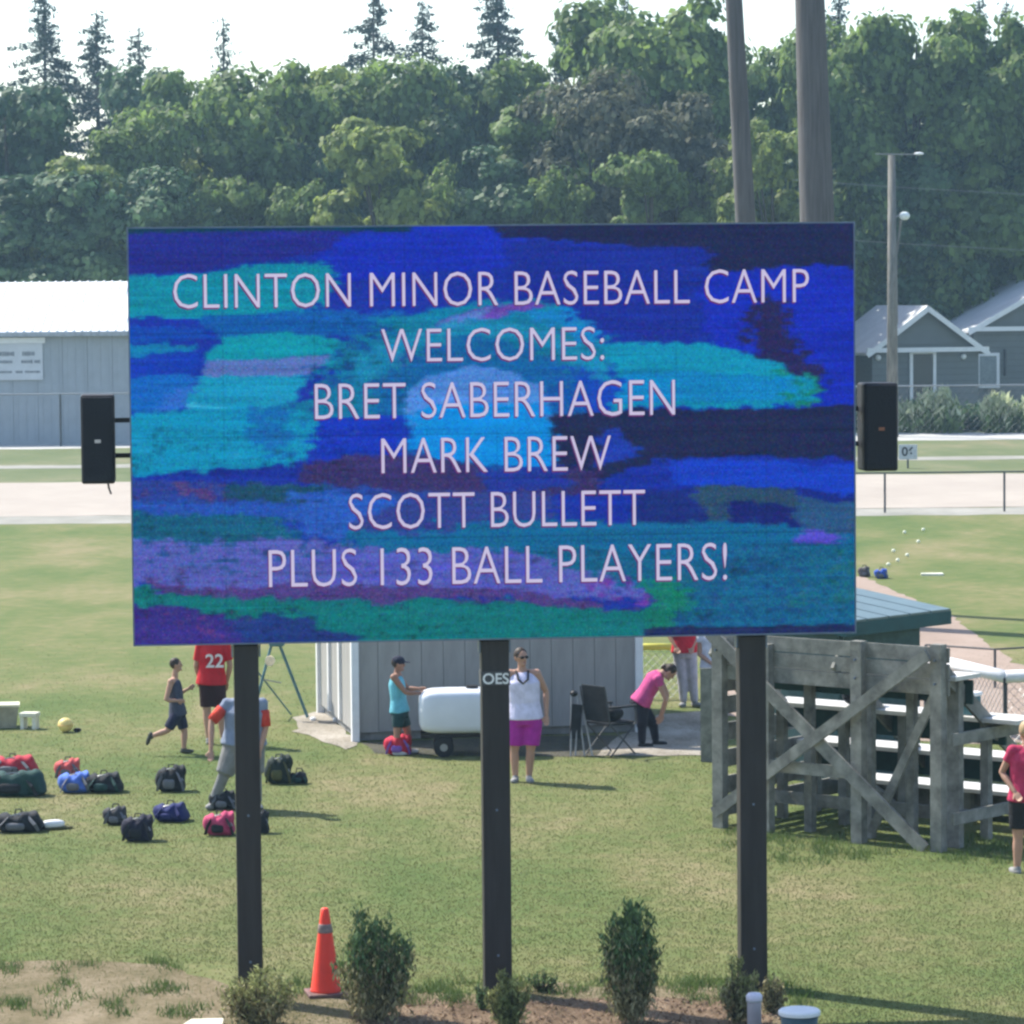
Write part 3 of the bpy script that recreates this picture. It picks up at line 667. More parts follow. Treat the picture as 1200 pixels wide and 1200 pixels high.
def opening(t, nm, x, z0, wd, h, fm=M_white, pane=M_gl):
    d = MB().box((x, -.05, z0 + h / 2), (wd, .05, h)).build(nm, pane, t)
    b = MB()
    for s_ in (-1, 1): b.box((x + s_ * (wd / 2 + .07), -.07, z0 + h / 2), (.14, .09, h + .28))
    b.box((x, -.07, z0 + h + .07), (wd, .088, .14)); b.box((x, -.07, z0 - .07), (wd, .088, .14))
    b.build('frame', fm, d)
opening(hs, 'door', 2.35, .75, .95, 2.35)
for x in (.25, 4.25):
    MB().ell((x, -.12, 2.95), (.13, .12, .13)).build('porch_light', M_white, hs)
for x in (2.35,): MB().box((x, -.5, .4), (1.6, .9, .7)).build('step', mat('step_concrete', (.4, .4, .38)), hs)
hs2 = house((h2.x, 162, 0), R(10), 7.4, 7, AT(1150, 385, 162).z, AT(1235, 331, 162).z, 'larger grey house with pale roof cut by the right edge', 'gabled_house')
opening(hs2, 'window', .65, 1.6, .8, 1.3, pane=mat('window_pane', (.2, .24, .26), .2))
MB().tube([(1.45, -.1, 2.0), (1.45, -.1, 3.2)], .06, 8).build('vent_pipe', M_dkpipe, hs2)

# ------------------------------------------------------------ utility pole, tall poles
M_pole = mat('grey_timber_pole', (.17, .16, .14), .9, .45, 3, bump=.8, stretch=(4, 4, .5)); M_pole2 = mat('brown_timber_pole', (.12, .115, .12), .9, .28, 4, bump=.5, stretch=(5, 5, .25))
pb0 = G(1046, 512); pt = AT(1045, 182, pb0.y)
up = thing('utility_pole', 'pale timber utility pole with round lamp and crossarm in front of house', 'utility pole', (pb0.x, pb0.y, 0))
lp = lambda px, py: AT(px, py, pb0.y) - Vector((pb0.x, pb0.y, 0))
MB().tube([(0, 0, 0), lp(1045, 182)], [.25, .15], 12).build('pole', M_pole, up, smooth=True)
MB().tube([lp(1056, 258), lp(1050, 300), lp(1051, 380)], .05, 8).build('conduit', M_pole, up)
MB().tube([lp(1026, 180.5), lp(1076, 181)], .018, 6).build('crossarm', M_pipe, up)
MB().ell(lp(1060, 253), (.22, .22, .17)).build('lamp_head', mat('lamp_glass', (.7, .75, .75), .3), up, smooth=True)
MB().tube([lp(1046, 256), lp(1058, 250)], .04, 6).build('lamp_arm', M_pipe, up)
MB().ell(lp(1077, 180), (.2, .1, .06)).build('insulator', M_white, up, smooth=True)
b = MB()
for y0, y1, z in ((239, 246, 0), (305, 300, 0)):
    b = MB(); A = lp(1045, y0); pts = []
    for i in range(13):
        t_ = i / 12; q = A + Vector((-4 + 60 * t_, 6 * t_, 0)); q.z += -1.2 * (1 - (2 * t_ - 1) ** 2) + 1.0
        pts.append(q)
    b.tube(pts, .010, 4); b.build('wire', M_pipe, up)
def tall_pole(xt, yt, xb, ybm, Yd, r_b, r_t, label):
    a = AT(xb, ybm, Yd); c = AT(xt, yt, Yd); d = (a - c); base = a - d * (a.z / d.z) ; top = base - d.normalized() * 22
    t = thing('timber_pole', label, 'pole', base, group='tall brown timber poles behind the board')
    MB().tube([(0, 0, 0), (top - base) * .3, (top - base) * .6, top - base], [r_b, r_b * .86, (r_b + r_t) / 2 * .9, r_t], 20).build('shaft', M_pole2, t, smooth=True)
    MB().ell(top - base, (r_t * 1.1, r_t * 1.1, .08)).build('cap', M_dkpipe, t)
tall_pole(860, 0, 873.5, 255, 68, .23, .1, 'thinner of the two tall brown timber poles behind the board')
tall_pole(949, 0, 957.5, 255, 64, .365, .17, 'thicker of the two tall brown timber poles behind the board')

# little number sign by the track
sgp = G(1064, 549)
ns = thing('number_sign', 'small white number sign beside the racetrack, half hidden by loudspeaker', 'sign', (sgp.x, sgp.y, 0))
MB().box((0, 0, .55), (.62, .03, .5)).build('board', mat('number_white', (.5, .52, .54), .6), ns, bevel=.02)
MB().box((0, .03, .28), (.06, .04, .56)).build('post', M_dkpipe, ns)
def flat_text(s_, size, parent, loc, m_, nm='number', bold=.004):
    cu = bpy.data.curves.new('t', 'FONT'); cu.body = s_; cu.size = size; cu.align_x = 'CENTER'; cu.align_y = 'CENTER'; cu.offset = bold; cu.extrude = .002
    t = bpy.data.objects.new('t', cu); C.objects.link(t); me_ = bpy.data.meshes.new_from_object(t.evaluated_get(bpy.context.evaluated_depsgraph_get())); bpy.data.objects.remove(t)
    me_.materials.clear(); me_.materials.append(m_); o = link(nm, me_, parent, loc=loc); o.rotation_euler = (R(90), 0, 0); return o
flat_text('06', .42, ns, (0, -.022, .55), M_dkpipe, bold=.012)

# ------------------------------------------------------------ foliage
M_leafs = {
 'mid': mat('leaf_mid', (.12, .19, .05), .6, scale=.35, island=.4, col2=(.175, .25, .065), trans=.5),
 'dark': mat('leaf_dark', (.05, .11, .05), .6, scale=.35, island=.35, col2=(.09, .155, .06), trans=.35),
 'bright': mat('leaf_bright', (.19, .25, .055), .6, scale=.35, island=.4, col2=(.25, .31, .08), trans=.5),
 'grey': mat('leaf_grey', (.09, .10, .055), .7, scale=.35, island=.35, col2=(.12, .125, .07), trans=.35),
 'spruce': mat('needle', (.025, .05, .035), .7, scale=.35, island=.35, col2=(.04, .07, .045), trans=.15),
 'reed': mat('pale_plume', (.3, .36, .16), .7, scale=1, island=.3, col2=(.68, .7, .5), trans=.5)}
M_bark = mat('bark', (.06, .05, .04), .95, .3, 3, bump=.5)
def leaf_cloud(pos, size, seed, aspect=.6, nrm=None):
    r_ = np.random.default_rng(seed); n = len(pos)
    a = r_.normal(0, 1, (n, 3)); c = r_.normal(0, 1, (n, 3)); c[:, 2] *= .6
    if nrm is not None:
        m_ = nrm / np.linalg.norm(nrm, axis=1)[:, None]; a -= m_ * (a * m_).sum(1)[:, None]; c = np.cross(m_, a)
    a /= np.linalg.norm(a, axis=1)[:, None]
    c -= a * (a * c).sum(1)[:, None]; c /= np.linalg.norm(c, axis=1)[:, None] + 1e-9
    s_ = size * r_.uniform(.55, 1.3, n)[:, None]; a = a * s_; c = c * s_ * aspect
    V = np.stack([pos - a, pos + c * .9, pos + a, pos - c * .9], 1); return V.reshape(-1, 3), np.arange(4 * n).reshape(-1, 4)
def crown_pts(Rr, H, z0, n, seed, nb=46, low=True, open_=.0):
    """ leaf positions: limbs carry blobs, every blob carries tufts, leaves gather round the tufts """
    r_ = np.random.default_rng(seed); bl_ = []
    while len(bl_) < nb:
        t = r_.uniform(0, 1); ang = r_.uniform(0, 6.283); prof = math.sin(math.pi * min(1, (t * .72 + .14))) ** .5
        rr = Rr * prof * math.sqrt(r_.uniform(.1, 1)) * .9
        bl_.append((rr * math.cos(ang), rr * math.sin(ang), z0 + (H - z0) * t * .92, r_.uniform(.2, .4) * Rr))
    bl_ = np.array(bl_); ns = nb * 14; kb = r_.integers(0, nb, ns)
    d = r_.normal(0, 1, (ns, 3)); d[:, 2] += .25; d /= np.linalg.norm(d, axis=1)[:, None]
    sc_ = bl_[kb, :3] + d * (bl_[kb, 3] * r_.uniform(.55, 1.08, ns))[:, None] * np.array([1, 1, .85]); sr = r_.uniform(.09, .2, ns) * Rr
    k = r_.choice(ns, n, p=sr ** 2 / (sr ** 2).sum()); e = r_.normal(0, 1, (n, 3)); e /= np.linalg.norm(e, axis=1)[:, None]
    p = sc_[k] + e * (sr[k] * r_.uniform(.1, 1.15, n) ** .6)[:, None] * np.array([1.15, 1.15, .7]); p[:, 2] = np.maximum(p[:, 2], .3)
    nr = e * .8 + d[k] * .6 + np.array([0, 0, .45]) + r_.normal(0, .42, (n, 3)); return p, bl_, nr
def trunk_mesh(Rr, H, bl_, seed):
    r_ = random.Random(seed); b = MB(); b.tube([(0, 0, 0), (.1, .05, H * .3), (-.1, .1, H * .6), (0, 0, H * .9)], [.32, .25, .17, .04], 10)
    for i in range(0, len(bl_), 4):
        x, y, z, q_ = bl_[i]; zz = max(1, z * .6); b.tube([(0, 0, zz), (x * .5, y * .5, (z + zz) / 2 + .3), (x, y, z)], [.11, .07, .02], 6)
    return b.mesh('trunk', M_bark, True)
CROWNS = {}
def crown(kind, variant):
    key = (kind, variant)
    if key not in CROWNS:
        H = 15.0; Rr = (4.2, 5.0, 3.6)[variant]
        p, bl_, nr = crown_pts(Rr, H, 1.2, 34000, 100 + variant * 7 + len(CROWNS), nb=(40, 48, 34)[variant])
        V, F = leaf_cloud(p, .2, 5 + variant, .9, nr)
        CROWNS[key] = (np_mesh('crown', V, F, M_leafs[kind]), trunk_mesh(Rr, H, bl_, variant), Rr, H)
    return CROWNS[key]
def tree(px, top, wpx, Yd, kind, variant, label, grp='broadleaf trees of the wood behind the field'):
    cm, tm, Rr, H = crown(kind, variant)
    Yd = (max(Yd, 163) if top < 180 else 158) if px < 400 else (max(Yd, 170) if px > 950 else Yd); base = AT(px, 500, Yd); s_ = FPX / Yd; h = (AT(px, top, Yd).z)
    t = thing('broadleaf_tree', label, 'tree', (base.x, Yd, 0), random.uniform(0, 6.28), grp)
    sx = (wpx * 1.2 / s_ / 2) / Rr; t.scale = (sx, sx, h * 1.02 / H)
    link('trunk', tm, t); link('crown', cm, t); return t
LAB = 'behind the field'
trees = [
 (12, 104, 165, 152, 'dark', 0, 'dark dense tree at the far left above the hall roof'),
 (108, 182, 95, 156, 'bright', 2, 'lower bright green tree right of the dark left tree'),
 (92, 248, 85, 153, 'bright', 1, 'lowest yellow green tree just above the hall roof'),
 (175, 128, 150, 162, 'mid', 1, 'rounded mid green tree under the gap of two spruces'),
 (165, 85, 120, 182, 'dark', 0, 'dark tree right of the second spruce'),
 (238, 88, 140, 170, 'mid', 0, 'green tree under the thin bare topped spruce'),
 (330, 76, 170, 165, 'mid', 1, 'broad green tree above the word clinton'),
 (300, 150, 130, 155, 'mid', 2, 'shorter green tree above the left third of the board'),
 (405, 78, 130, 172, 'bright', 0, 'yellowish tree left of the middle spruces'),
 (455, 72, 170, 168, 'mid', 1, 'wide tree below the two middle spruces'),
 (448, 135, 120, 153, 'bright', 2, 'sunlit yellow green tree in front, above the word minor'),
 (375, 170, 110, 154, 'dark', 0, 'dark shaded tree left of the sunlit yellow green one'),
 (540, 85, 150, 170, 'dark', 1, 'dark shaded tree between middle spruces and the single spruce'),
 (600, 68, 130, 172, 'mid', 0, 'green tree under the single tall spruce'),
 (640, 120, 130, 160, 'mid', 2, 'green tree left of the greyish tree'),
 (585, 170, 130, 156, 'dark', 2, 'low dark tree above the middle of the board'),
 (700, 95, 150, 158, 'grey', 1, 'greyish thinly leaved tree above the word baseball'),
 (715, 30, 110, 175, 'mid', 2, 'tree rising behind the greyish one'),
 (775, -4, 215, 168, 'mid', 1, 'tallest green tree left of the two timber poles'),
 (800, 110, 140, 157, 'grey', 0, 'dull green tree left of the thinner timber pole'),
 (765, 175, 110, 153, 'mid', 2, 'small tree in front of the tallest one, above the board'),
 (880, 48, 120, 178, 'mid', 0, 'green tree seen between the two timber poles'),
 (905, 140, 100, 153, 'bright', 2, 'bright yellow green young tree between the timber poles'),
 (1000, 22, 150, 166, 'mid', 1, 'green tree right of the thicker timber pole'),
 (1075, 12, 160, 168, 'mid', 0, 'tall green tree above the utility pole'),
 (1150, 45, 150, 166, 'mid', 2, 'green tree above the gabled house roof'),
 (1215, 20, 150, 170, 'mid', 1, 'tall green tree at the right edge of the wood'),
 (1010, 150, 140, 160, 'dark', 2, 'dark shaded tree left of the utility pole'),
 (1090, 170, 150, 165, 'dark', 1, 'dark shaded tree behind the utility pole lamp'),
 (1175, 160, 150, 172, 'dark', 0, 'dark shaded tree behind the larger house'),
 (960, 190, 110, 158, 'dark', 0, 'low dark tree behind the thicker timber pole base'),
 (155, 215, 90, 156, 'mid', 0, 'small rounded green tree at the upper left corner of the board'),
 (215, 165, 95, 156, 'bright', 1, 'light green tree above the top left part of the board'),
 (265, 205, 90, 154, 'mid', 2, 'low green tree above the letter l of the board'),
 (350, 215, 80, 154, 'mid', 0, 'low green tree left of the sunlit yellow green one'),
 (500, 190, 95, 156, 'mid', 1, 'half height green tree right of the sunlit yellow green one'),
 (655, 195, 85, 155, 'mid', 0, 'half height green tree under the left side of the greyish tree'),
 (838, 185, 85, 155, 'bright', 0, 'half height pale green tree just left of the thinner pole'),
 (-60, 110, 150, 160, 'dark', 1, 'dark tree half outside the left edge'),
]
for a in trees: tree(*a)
DEEP = ['outermost on the left', 'second from the left edge', 'behind the far left dark tree', 'behind the left spruce pair', 'behind the third spruce', 'behind the slender bare spruce', 'left of the middle spruces',
 'behind the left middle spruce', 'behind the right middle spruce', 'behind the single dense spruce', 'right of the single dense spruce', 'behind the greyish tree', 'behind the tallest green tree', 'left of the thinner timber pole',
 'between the two timber poles', 'right of the thicker timber pole', 'left of the utility pole', 'behind the utility pole', 'behind the small gabled house', 'behind the larger house', 'second from the right edge', 'outermost on the right']
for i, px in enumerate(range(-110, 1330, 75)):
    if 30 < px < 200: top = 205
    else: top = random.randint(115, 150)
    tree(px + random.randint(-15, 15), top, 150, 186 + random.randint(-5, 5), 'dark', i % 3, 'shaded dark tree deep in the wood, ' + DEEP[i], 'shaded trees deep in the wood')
# low hedge along the wood's foot
def spruce_mesh(H, Rr, seed, sparse):
    r_ = random.Random(seed); P = []; b = MB(); b.tube([(0, 0, 0), (0, 0, H * .5), (0, 0, H)], [.3, .18, .02], 8); z = H - .15
    while z > 1.5:
        t = (H - z) / H; L = Rr * min(1, t * 2.2) ** .8 * r_.uniform(.6, 1.2) + .12
        for k in range(1):
            a = r_.uniform(0, 6.283); L2 = L * r_.uniform(.6, 1.3); dr = L2 * .22; n = max(4, int(L2 * 40 * sparse)); ca, sa_ = math.cos(a), math.sin(a)
            b.tube([(0, 0, z), (ca * L2 * .6, sa_ * L2 * .6, z - dr * .5), (ca * L2, sa_ * L2, z - dr * .4 + .12 * L2)], [.045, .03, .008], 4, cap=False)
            for i in range(n):
                u = r_.uniform(.12, 1) ** .8; sp = .16 + .28 * (1 - u) * min(1, L2 / 2)
                P.append((ca * L2 * u + r_.gauss(0, sp), sa_ * L2 * u + r_.gauss(0, sp), z - dr * u - r_.uniform(0, .34) * (1.1 - .5 * u)))
        z -= r_.uniform(.06, .17)
    V, F = leaf_cloud(np.array(P), .17, seed, .4); return np_mesh('needles', V, F, M_leafs['spruce']), b.mesh('trunk', M_bark, True)
spr = [(60, -18, 88, 'leftmost spruce, tall with open branches against the white sky', 1.0), (121, 10, 74, 'second spruce from the left with open lower branches', 1.0),
       (170, 30, 70, 'third spruce from the left with broken thin top', .6), (268, 18, 36, 'slender nearly bare spruce top right of the left group', .5),
       (443, -14, 82, 'left spruce of the middle pair', 1.1), (500, 0, 84, 'right spruce of the middle pair', .9), (588, -34, 74, 'single dense spruce right of the middle pair', 1.6),
       (661, 30, 40, 'small spruce tip left of the tallest green tree', 1.2), (735, -10, 40, 'spruce tip poking out left of the tallest green tree', 1.2), (985, -20, 44, 'spruce tip right of the thicker timber pole', 1.2), (1180, 0, 40, 'spruce tip near the right edge of the wood', 1.0), (1148, -6, 34, 'thin spruce tip between the right hand trees', 1.0)]
for i, (px, top, wpx, lab, sp) in enumerate(spr):
    Yd = 205 if px != 268 else 200; base = AT(px, 500, Yd); h = AT(px, top, Yd).z; s_ = FPX / Yd
    nm, tm = spruce_mesh(h, wpx / s_ / 2 * 1.9, 40 + i, sp)
    t = thing('spruce_tree', lab, 'spruce', (base.x, Yd, 0), 0, 'spruces rising above the wood'); link('trunk', tm, t); link('needles', nm, t)

def clump(name, px, pyb, wpx, hpx, mats, lab, cat, n, size, up_=.5, grp=None, seed=0, stem=True, taper=.75, sq=1.0):
    base = G(px, pyb); s_ = ppm(base); Wd, H = wpx / s_ / 2, hpx / s_
    r_ = np.random.default_rng(seed + 300); t = thing(name, lab, cat, (base.x, base.y, 0), 0, grp)
    ns_ = 26; tips = []
    for i in range(ns_):
        a = r_.uniform(0, 6.283); rr = Wd * math.sqrt(r_.uniform(0, 1)); tips.append((rr * math.cos(a), rr * math.sin(a), H * r_.uniform(.55, 1.0) * (1 - .35 * (rr / Wd) ** 2)))
    tips = np.array(tips); k = r_.integers(0, ns_, n); u = r_.uniform(.08, 1, n) ** .8
    p = tips[k] * np.stack([u ** .55, u ** .55, u], 1) + r_.normal(0, 1, (n, 3)) * (Wd * .13)[None] if False else tips[k] * np.stack([u ** .55, u ** .55, u], 1) + r_.normal(0, Wd * .18, (n, 3)) * (1.1 - .6 * u)[:, None]
    p[:, 2] = np.maximum(p[:, 2], .01)
    a = r_.normal(0, 1, (n, 3)); a /= np.linalg.norm(a, axis=1)[:, None]; a = a * (1 - up_) + np.array([0, 0, up_]) + tips[k] * .15
    a /= np.linalg.norm(a, axis=1)[:, None]; c = np.cross(a, r_.normal(0, 1, (n, 3))); c /= np.linalg.norm(c, axis=1)[:, None]
    s2 = size * r_.uniform(.6, 1.3, n)[:, None]; V = np.stack([p - a * s2, p + c * s2 * .3, p + a * s2, p - c * s2 * .3], 1).reshape(-1, 3)
    me_ = np_mesh('foliage', V, np.arange(4 * n).reshape(-1, 4), mats)
    if len(mats) > 1:
        lowmix = (p[:, 2] / H + r_.normal(0, .16, n)) < .48; me_.polygons.foreach_set('material_index', lowmix.astype(np.int32))
    link('foliage', me_, t)
    if stem:
        b = MB()
        for q in tips: b.tube([(0, 0, 0), (q[0] * .7, q[1] * .7, q[2] * .45), tuple(q * .96)], [.009, .006, .002], 5, cap=False)
        b.build('stems', M_bark, t)
    return t
M_jun = mat('juniper_green', (.06, .12, .045), .7, scale=6, island=.6, col2=(.13, .19, .07), trans=.2)
M_jun2 = mat('juniper_dry', (.17, .17, .08), .8, scale=6, island=.6, col2=(.29, .25, .14), trans=.2)
M_olive = mat('olive_shrub', (.16, .19, .065), .8, scale=6, island=.6, col2=(.27, .27, .11), trans=.25)
clump('upright_juniper', 441, 1196, 92, 142, [M_jun, M_jun2], 'upright juniper bush standing beside the orange cone', 'shrub', 7000, .03, .55, seed=1)
clump('upright_juniper', 737, 1198, 84, 150, [M_jun, M_jun2], 'tall juniper bush alone between the middle and right posts', 'shrub', 7500, .03, .55, seed=2)
clump('small_shrub', 303, 1204, 92, 78, [M_olive, M_jun2], 'dry olive shrub covering the foot of the left post', 'shrub', 3200, .028, .4, seed=3)
clump('small_shrub', 596, 1204, 54, 80, [M_olive], 'narrow olive shrub at the foot of the middle post', 'shrub', 2600, .026, .5, seed=4)
clump('small_shrub', 564, 1184, 22, 36, [M_jun], 'tiny dark shrub just left of the middle post', 'shrub', 500, .02, .4, seed=5)
clump('small_shrub', 866, 1200, 44, 92, [M_olive, M_jun2], 'narrow shrub left of the right post behind the white pipe', 'shrub', 2400, .026, .5, seed=6)
clump('small_shrub', 905, 1188, 34, 50, [M_jun2], 'low dry shrub right of the right post above the lid', 'shrub', 900, .024, .4, seed=7)
clump('weed_tuft', 636, 1162, 44, 30, [M_jun], 'loose weedy tuft right of the middle post', 'weed', 350, .02, .5, seed=8)
for i, (px, w_, h_, lab) in enumerate(((1098, 78, 54, 'pale plumed grass clump in front of the porch door'), (1170, 62, 46, 'pale plumed grass clump at the right house window'), (1065, 40, 36, 'pale grass clump beside the utility pole'), (1218, 50, 46, 'pale grass clump at the right edge'))):
    clump('plume_grass', px, 507, w_, h_, [M_leafs['reed'], M_leafs['mid']], lab, 'grass clump', 2500, .22, .5, 'plumed grass clumps in front of the houses', seed=20 + i, stem=False)
for i, (px, w_) in enumerate(((1010, 60), (1075, 80), (1135, 80), (1200, 90))):
    clump('hedge_bush', px, 504, w_, 32, [M_leafs['dark']], 'dark green bush along the lane, number %s counting from the board' % ('one', 'two', 'three', 'four')[i], 'bush', 2200, .2, .3, 'dark bushes along the far lane', seed=30 + i, stem=False)

# ------------------------------------------------------------ people
M_skin = mat('skin', (.42, .24, .17), .6, .08, 12); M_skin2 = mat('skin_tanned', (.3, .16, .11), .6, .08, 12)
def frame_of(fwd, upv):
    fwd = Vector(fwd).normalized(); upv = Vector(upv); upv = (upv - fwd * upv.dot(fwd)).normalized(); side = fwd.cross(upv)
    return Matrix((side, fwd, upv)).transposed()           # x side, y forward, z up
def person(label, base, J, face, shirt=None, sleeves=0, pants=None, pants_len=1, hair=None, hair_long=0, cap=None, shoes=None, skin=M_skin, k=1.0, toes=((0, -1, 0), (0, -1, 0)), headup=None, shirt_low=0, sleeve_mat=None, socks=None, wide=1.0):
    """ joints J given as (photo px, photo py, metres away) around the standing point """
    bp = G(*base); s_ = ppm(bp)
    t = thing('person', label, 'person', (bp.x, bp.y, 0))
    j = {n: Vector(((p[0] - base[0]) / s_, p[2], (base[1] - p[1]) / s_)) for n, p in J.items()}
    side = (j['shR'] - j['shL']).normalized(); hside = (j['hipR'] - j['hipL']).normalized()
    def torso(b, g=0, z0=0, z1=1):
        P = [j['pelvis'], j['pelvis'].lerp(j['chest'], .45), j['chest'], j['chest'].lerp(j['neck'], .62), j['neck']]
        rr = [(.168 * wide, .12 * wide), (.14 * wide, .105 * wide), (.165 * wide, .115 * wide), (.15, .09), (.055, .055)]
        rr = [((a + g) * k, (c + g) * k) for a, c in rr]
        i0, i1 = int(z0), int(z1) if z1 > 1 else len(P)
        b.tube(P[i0:i1], rr[i0:i1], 16, side=side)
        b.ell(P[i0], (rr[i0][0], rr[i0][1], .08 * k), frame_of(hside.cross(Vector((0, 0, 1))), (0, 0, 1)))
    b = MB(); torso(b)
    b.tube([j['neck'].lerp(j['chest'], .2), j['neck'].lerp(j['head'], .6)], [.06 * k, .05 * k], 10)
    for q in 'LR':
        sh, el, wr, hp, kn, an = (j[n + q] for n in ('sh', 'el', 'wr', 'hip', 'kn', 'an'))
        b.ell(sh, (.062 * k,) * 3); b.tube([j['neck'].lerp(j['chest'], .25), sh], [.06 * k, .055 * k], 10)
        b.tube([sh, sh.lerp(el, .4), el, el.lerp(wr, .3), wr], [x * k for x in (.055, .05, .038, .04, .026)], 10)
        b.tube([hp, hp.lerp(kn, .3), kn, kn.lerp(an, .3), an], [x * k for x in (.098 * wide, .088 * wide, .055, .058, .036)], 12)
        b.ell(an, (.04 * k,) * 3)
        # hand: palm, four bent fingers and a thumb
        d = (wr - el).normalized(); pl = d.cross(Vector((0, 1, 0)) if abs(d.y) < .9 else Vector((1, 0, 0))).normalized(); nn = d.cross(pl)
        pc = wr + d * .045 * k; b.tube([wr, pc, wr + d * .085 * k], [(.024 * k, .018 * k), (.042 * k, .018 * k), (.04 * k, .014 * k)], 10, side=pl)
        for i, (o_, l_) in enumerate(((-.031, .055), (-.0105, .068), (.0105, .064), (.031, .048))):
            s0 = wr + d * .075 * k + pl * o_ * k; m1 = s0 + (d * l_ * .6 + nn * .006) * k; m2 = m1 + (d * .7 + nn * .6).normalized() * l_ * .55 * k
            b.tube([s0, m1, m2], [.0098 * k, .0092 * k, .008 * k], 6)
        b.tube([wr + d * .025 * k + pl * -.03 * k, wr + d * .05 * k - pl * .055 * k, wr + d * .078 * k - pl * .06 * k + nn * .01], [.013 * k, .011 * k, .009 * k], 6)
    # head
    hu = Vector(headup) if headup else (j['head'] - j['neck']); FM = frame_of(face, hu) if abs(Vector(face).normalized().dot(hu.normalized())) < .95 else frame_of(face, (0, 0, 1)); hc = j['head']
    HP = lambda x, y, z: hc + FM @ Vector((x * k, y * k, z * k))
    b.ell(HP(0, 0, .02), (.077 * k, .095 * k, .1 * k), FM, 16, 12); b.ell(HP(0, .025, -.055), (.055 * k, .062 * k, .06 * k), FM)
    b.ell(HP(0, .098, -.008), (.014 * k, .02 * k, .025 * k), FM); b.ell(HP(0, .084, -.083), (.025 * k, .02 * k, .018 * k), FM)
    for s1 in (-1, 1): b.ell(HP(s1 * .079, -.005, 0), (.012 * k, .02 * k, .032 * k), FM)
    remesh(b.build('body', skin, t), .0095, 2)
    b = MB()
    for s1 in (-1, 1): b.ell(HP(s1 * .03, .088, .015), (.012 * k, .008 * k, .008 * k), FM, 8, 6)
    b.build('eyes', mat('eye_dark', (.02, .015, .012), .4), t)
    MB().ell(HP(0, .086, -.05), (.022 * k, .008 * k, .006 * k), FM, 8, 6).build('mouth', mat('lip', (.3, .11, .1), .5), t)
    if shirt:
        b = MB(); P = [j['pelvis'] - (j['chest'] - j['pelvis']) * shirt_low, j['pelvis'].lerp(j['chest'], .45), j['chest'], j['chest'].lerp(j['neck'], .6), j['chest'].lerp(j['neck'], .85)]
        g = .014; b.tube(P, [((.165 * wide + g + .034) * k, (.118 * wide + g + .034) * k), ((.16 * wide + g) * k, (.112 * wide + g) * k), ((.168 * wide + g) * k, (.118 * wide + g) * k), ((.15 + g) * k, (.09 + g) * k), ((.07 + g) * k, (.065 + g) * k)], 18, side=side)
        for q in 'LR':
            sh, el = j['sh' + q], j['el' + q]; b.tube([j['neck'].lerp(j['chest'], .28), sh], [.062 * k, (.066 if sleeves else .045) * k], 10)
            if sleeves:
                b.ell(sh, (.072 * k,) * 3); b.tube([sh, sh.lerp(el, min(1, sleeves))], [.068 * k, .06 * k], 12)
                if sleeves > 1: b.tube([el, el.lerp(j['wr' + q], sleeves - 1)], [.056 * k, .045 * k], 12)
        o = remesh(b.build('shirt', shirt, t), .013, 2)
        if sleeve_mat:
            for q in 'LR':
                sh, el = j['sh' + q], j['el' + q]; b = MB(); b.tube([sh.lerp(el, .3), sh.lerp(el, .95)], [.073 * k, .066 * k], 12).build('sleeve', sleeve_mat, t, smooth=True)
    if pants:
        b = MB(); pv = j['pelvis']; b.tube([pv.lerp(j['chest'], .28), pv, pv - (j['chest'] - pv).normalized() * .07 * k], [((.15 * wide + .02) * k, (.11 * wide + .02) * k), ((.168 * wide + .022) * k, (.122 * wide + .022) * k), ((.15 * wide + .02) * k, (.115 * wide + .02) * k)], 18, side=hside)
        for q in 'LR':
            hp, kn, an = j['hip' + q], j['kn' + q], j['an' + q]
            b.ell(hp, (.105 * k * wide,) * 3); l1 = min(1, pants_len * 2)
            b.tube([hp, hp.lerp(kn, l1)], [.108 * wide * k, (.092 if pants_len < .6 else .078) * wide * k], 12)
            if pants_len > .5: b.ell(kn, (.074 * k,) * 3); b.tube([kn, kn.lerp(an, pants_len * 2 - 1)], [.075 * k, .058 * k], 12)
        remesh(b.build('trousers' if pants_len > .6 else 'shorts', pants, t), .014, 2)
    sm = shoes or mat('shoe_grey', (.25, .25, .25), .7)
    for q, td in zip('LR', toes):
        an = j['an' + q]; td = Vector(td).normalized(); FM2 = frame_of(td, (0, 0, 1) if abs(td.z) < .8 else (1, 0, 0)); c_ = an + td * .055 * k - FM2 @ Vector((0, 0, .03 * k))
        b = MB(); b.ell(c_, (.045 * k, .125 * k, .038 * k), FM2, 14, 8, .8); b.ell(an - FM2 @ Vector((0, .0, .0)), (.042 * k, .055 * k, .045 * k), FM2); b.build('shoe', sm, t, smooth=True)
        if socks:
            kn = j['kn' + q]; MB().tube([an.lerp(kn, .75), an.lerp(kn, .4), an], [.064 * k, .062 * k, .044 * k], 12).build('sock', socks, t, smooth=True)
    if hair:
        b = MB(); b.ell(HP(0, -.018, .035), (.088 * k, .1 * k, .1 * k), FM, 16, 12)
        if hair_long:
            b.tube([HP(0, -.08, .04), HP(0, -.125, -.02), HP(0, -.12, -.02 - hair_long)], [.045 * k, .04 * k, .015 * k], 10)
        remesh(b.build('hair', hair, t), .011, 1)
    if cap:
        b = MB(); b.ell(HP(0, -.005, .055), (.093 * k, .108 * k, .085 * k), FM, 18, 12); b.build('cap', cap, t, smooth=True)
        b = MB(); b.ell(HP(0, .125, .05), (.07 * k, .07 * k, .01 * k), FM, 16, 6); b.build('cap_brim', cap, t, smooth=True)
    return t, j, HP
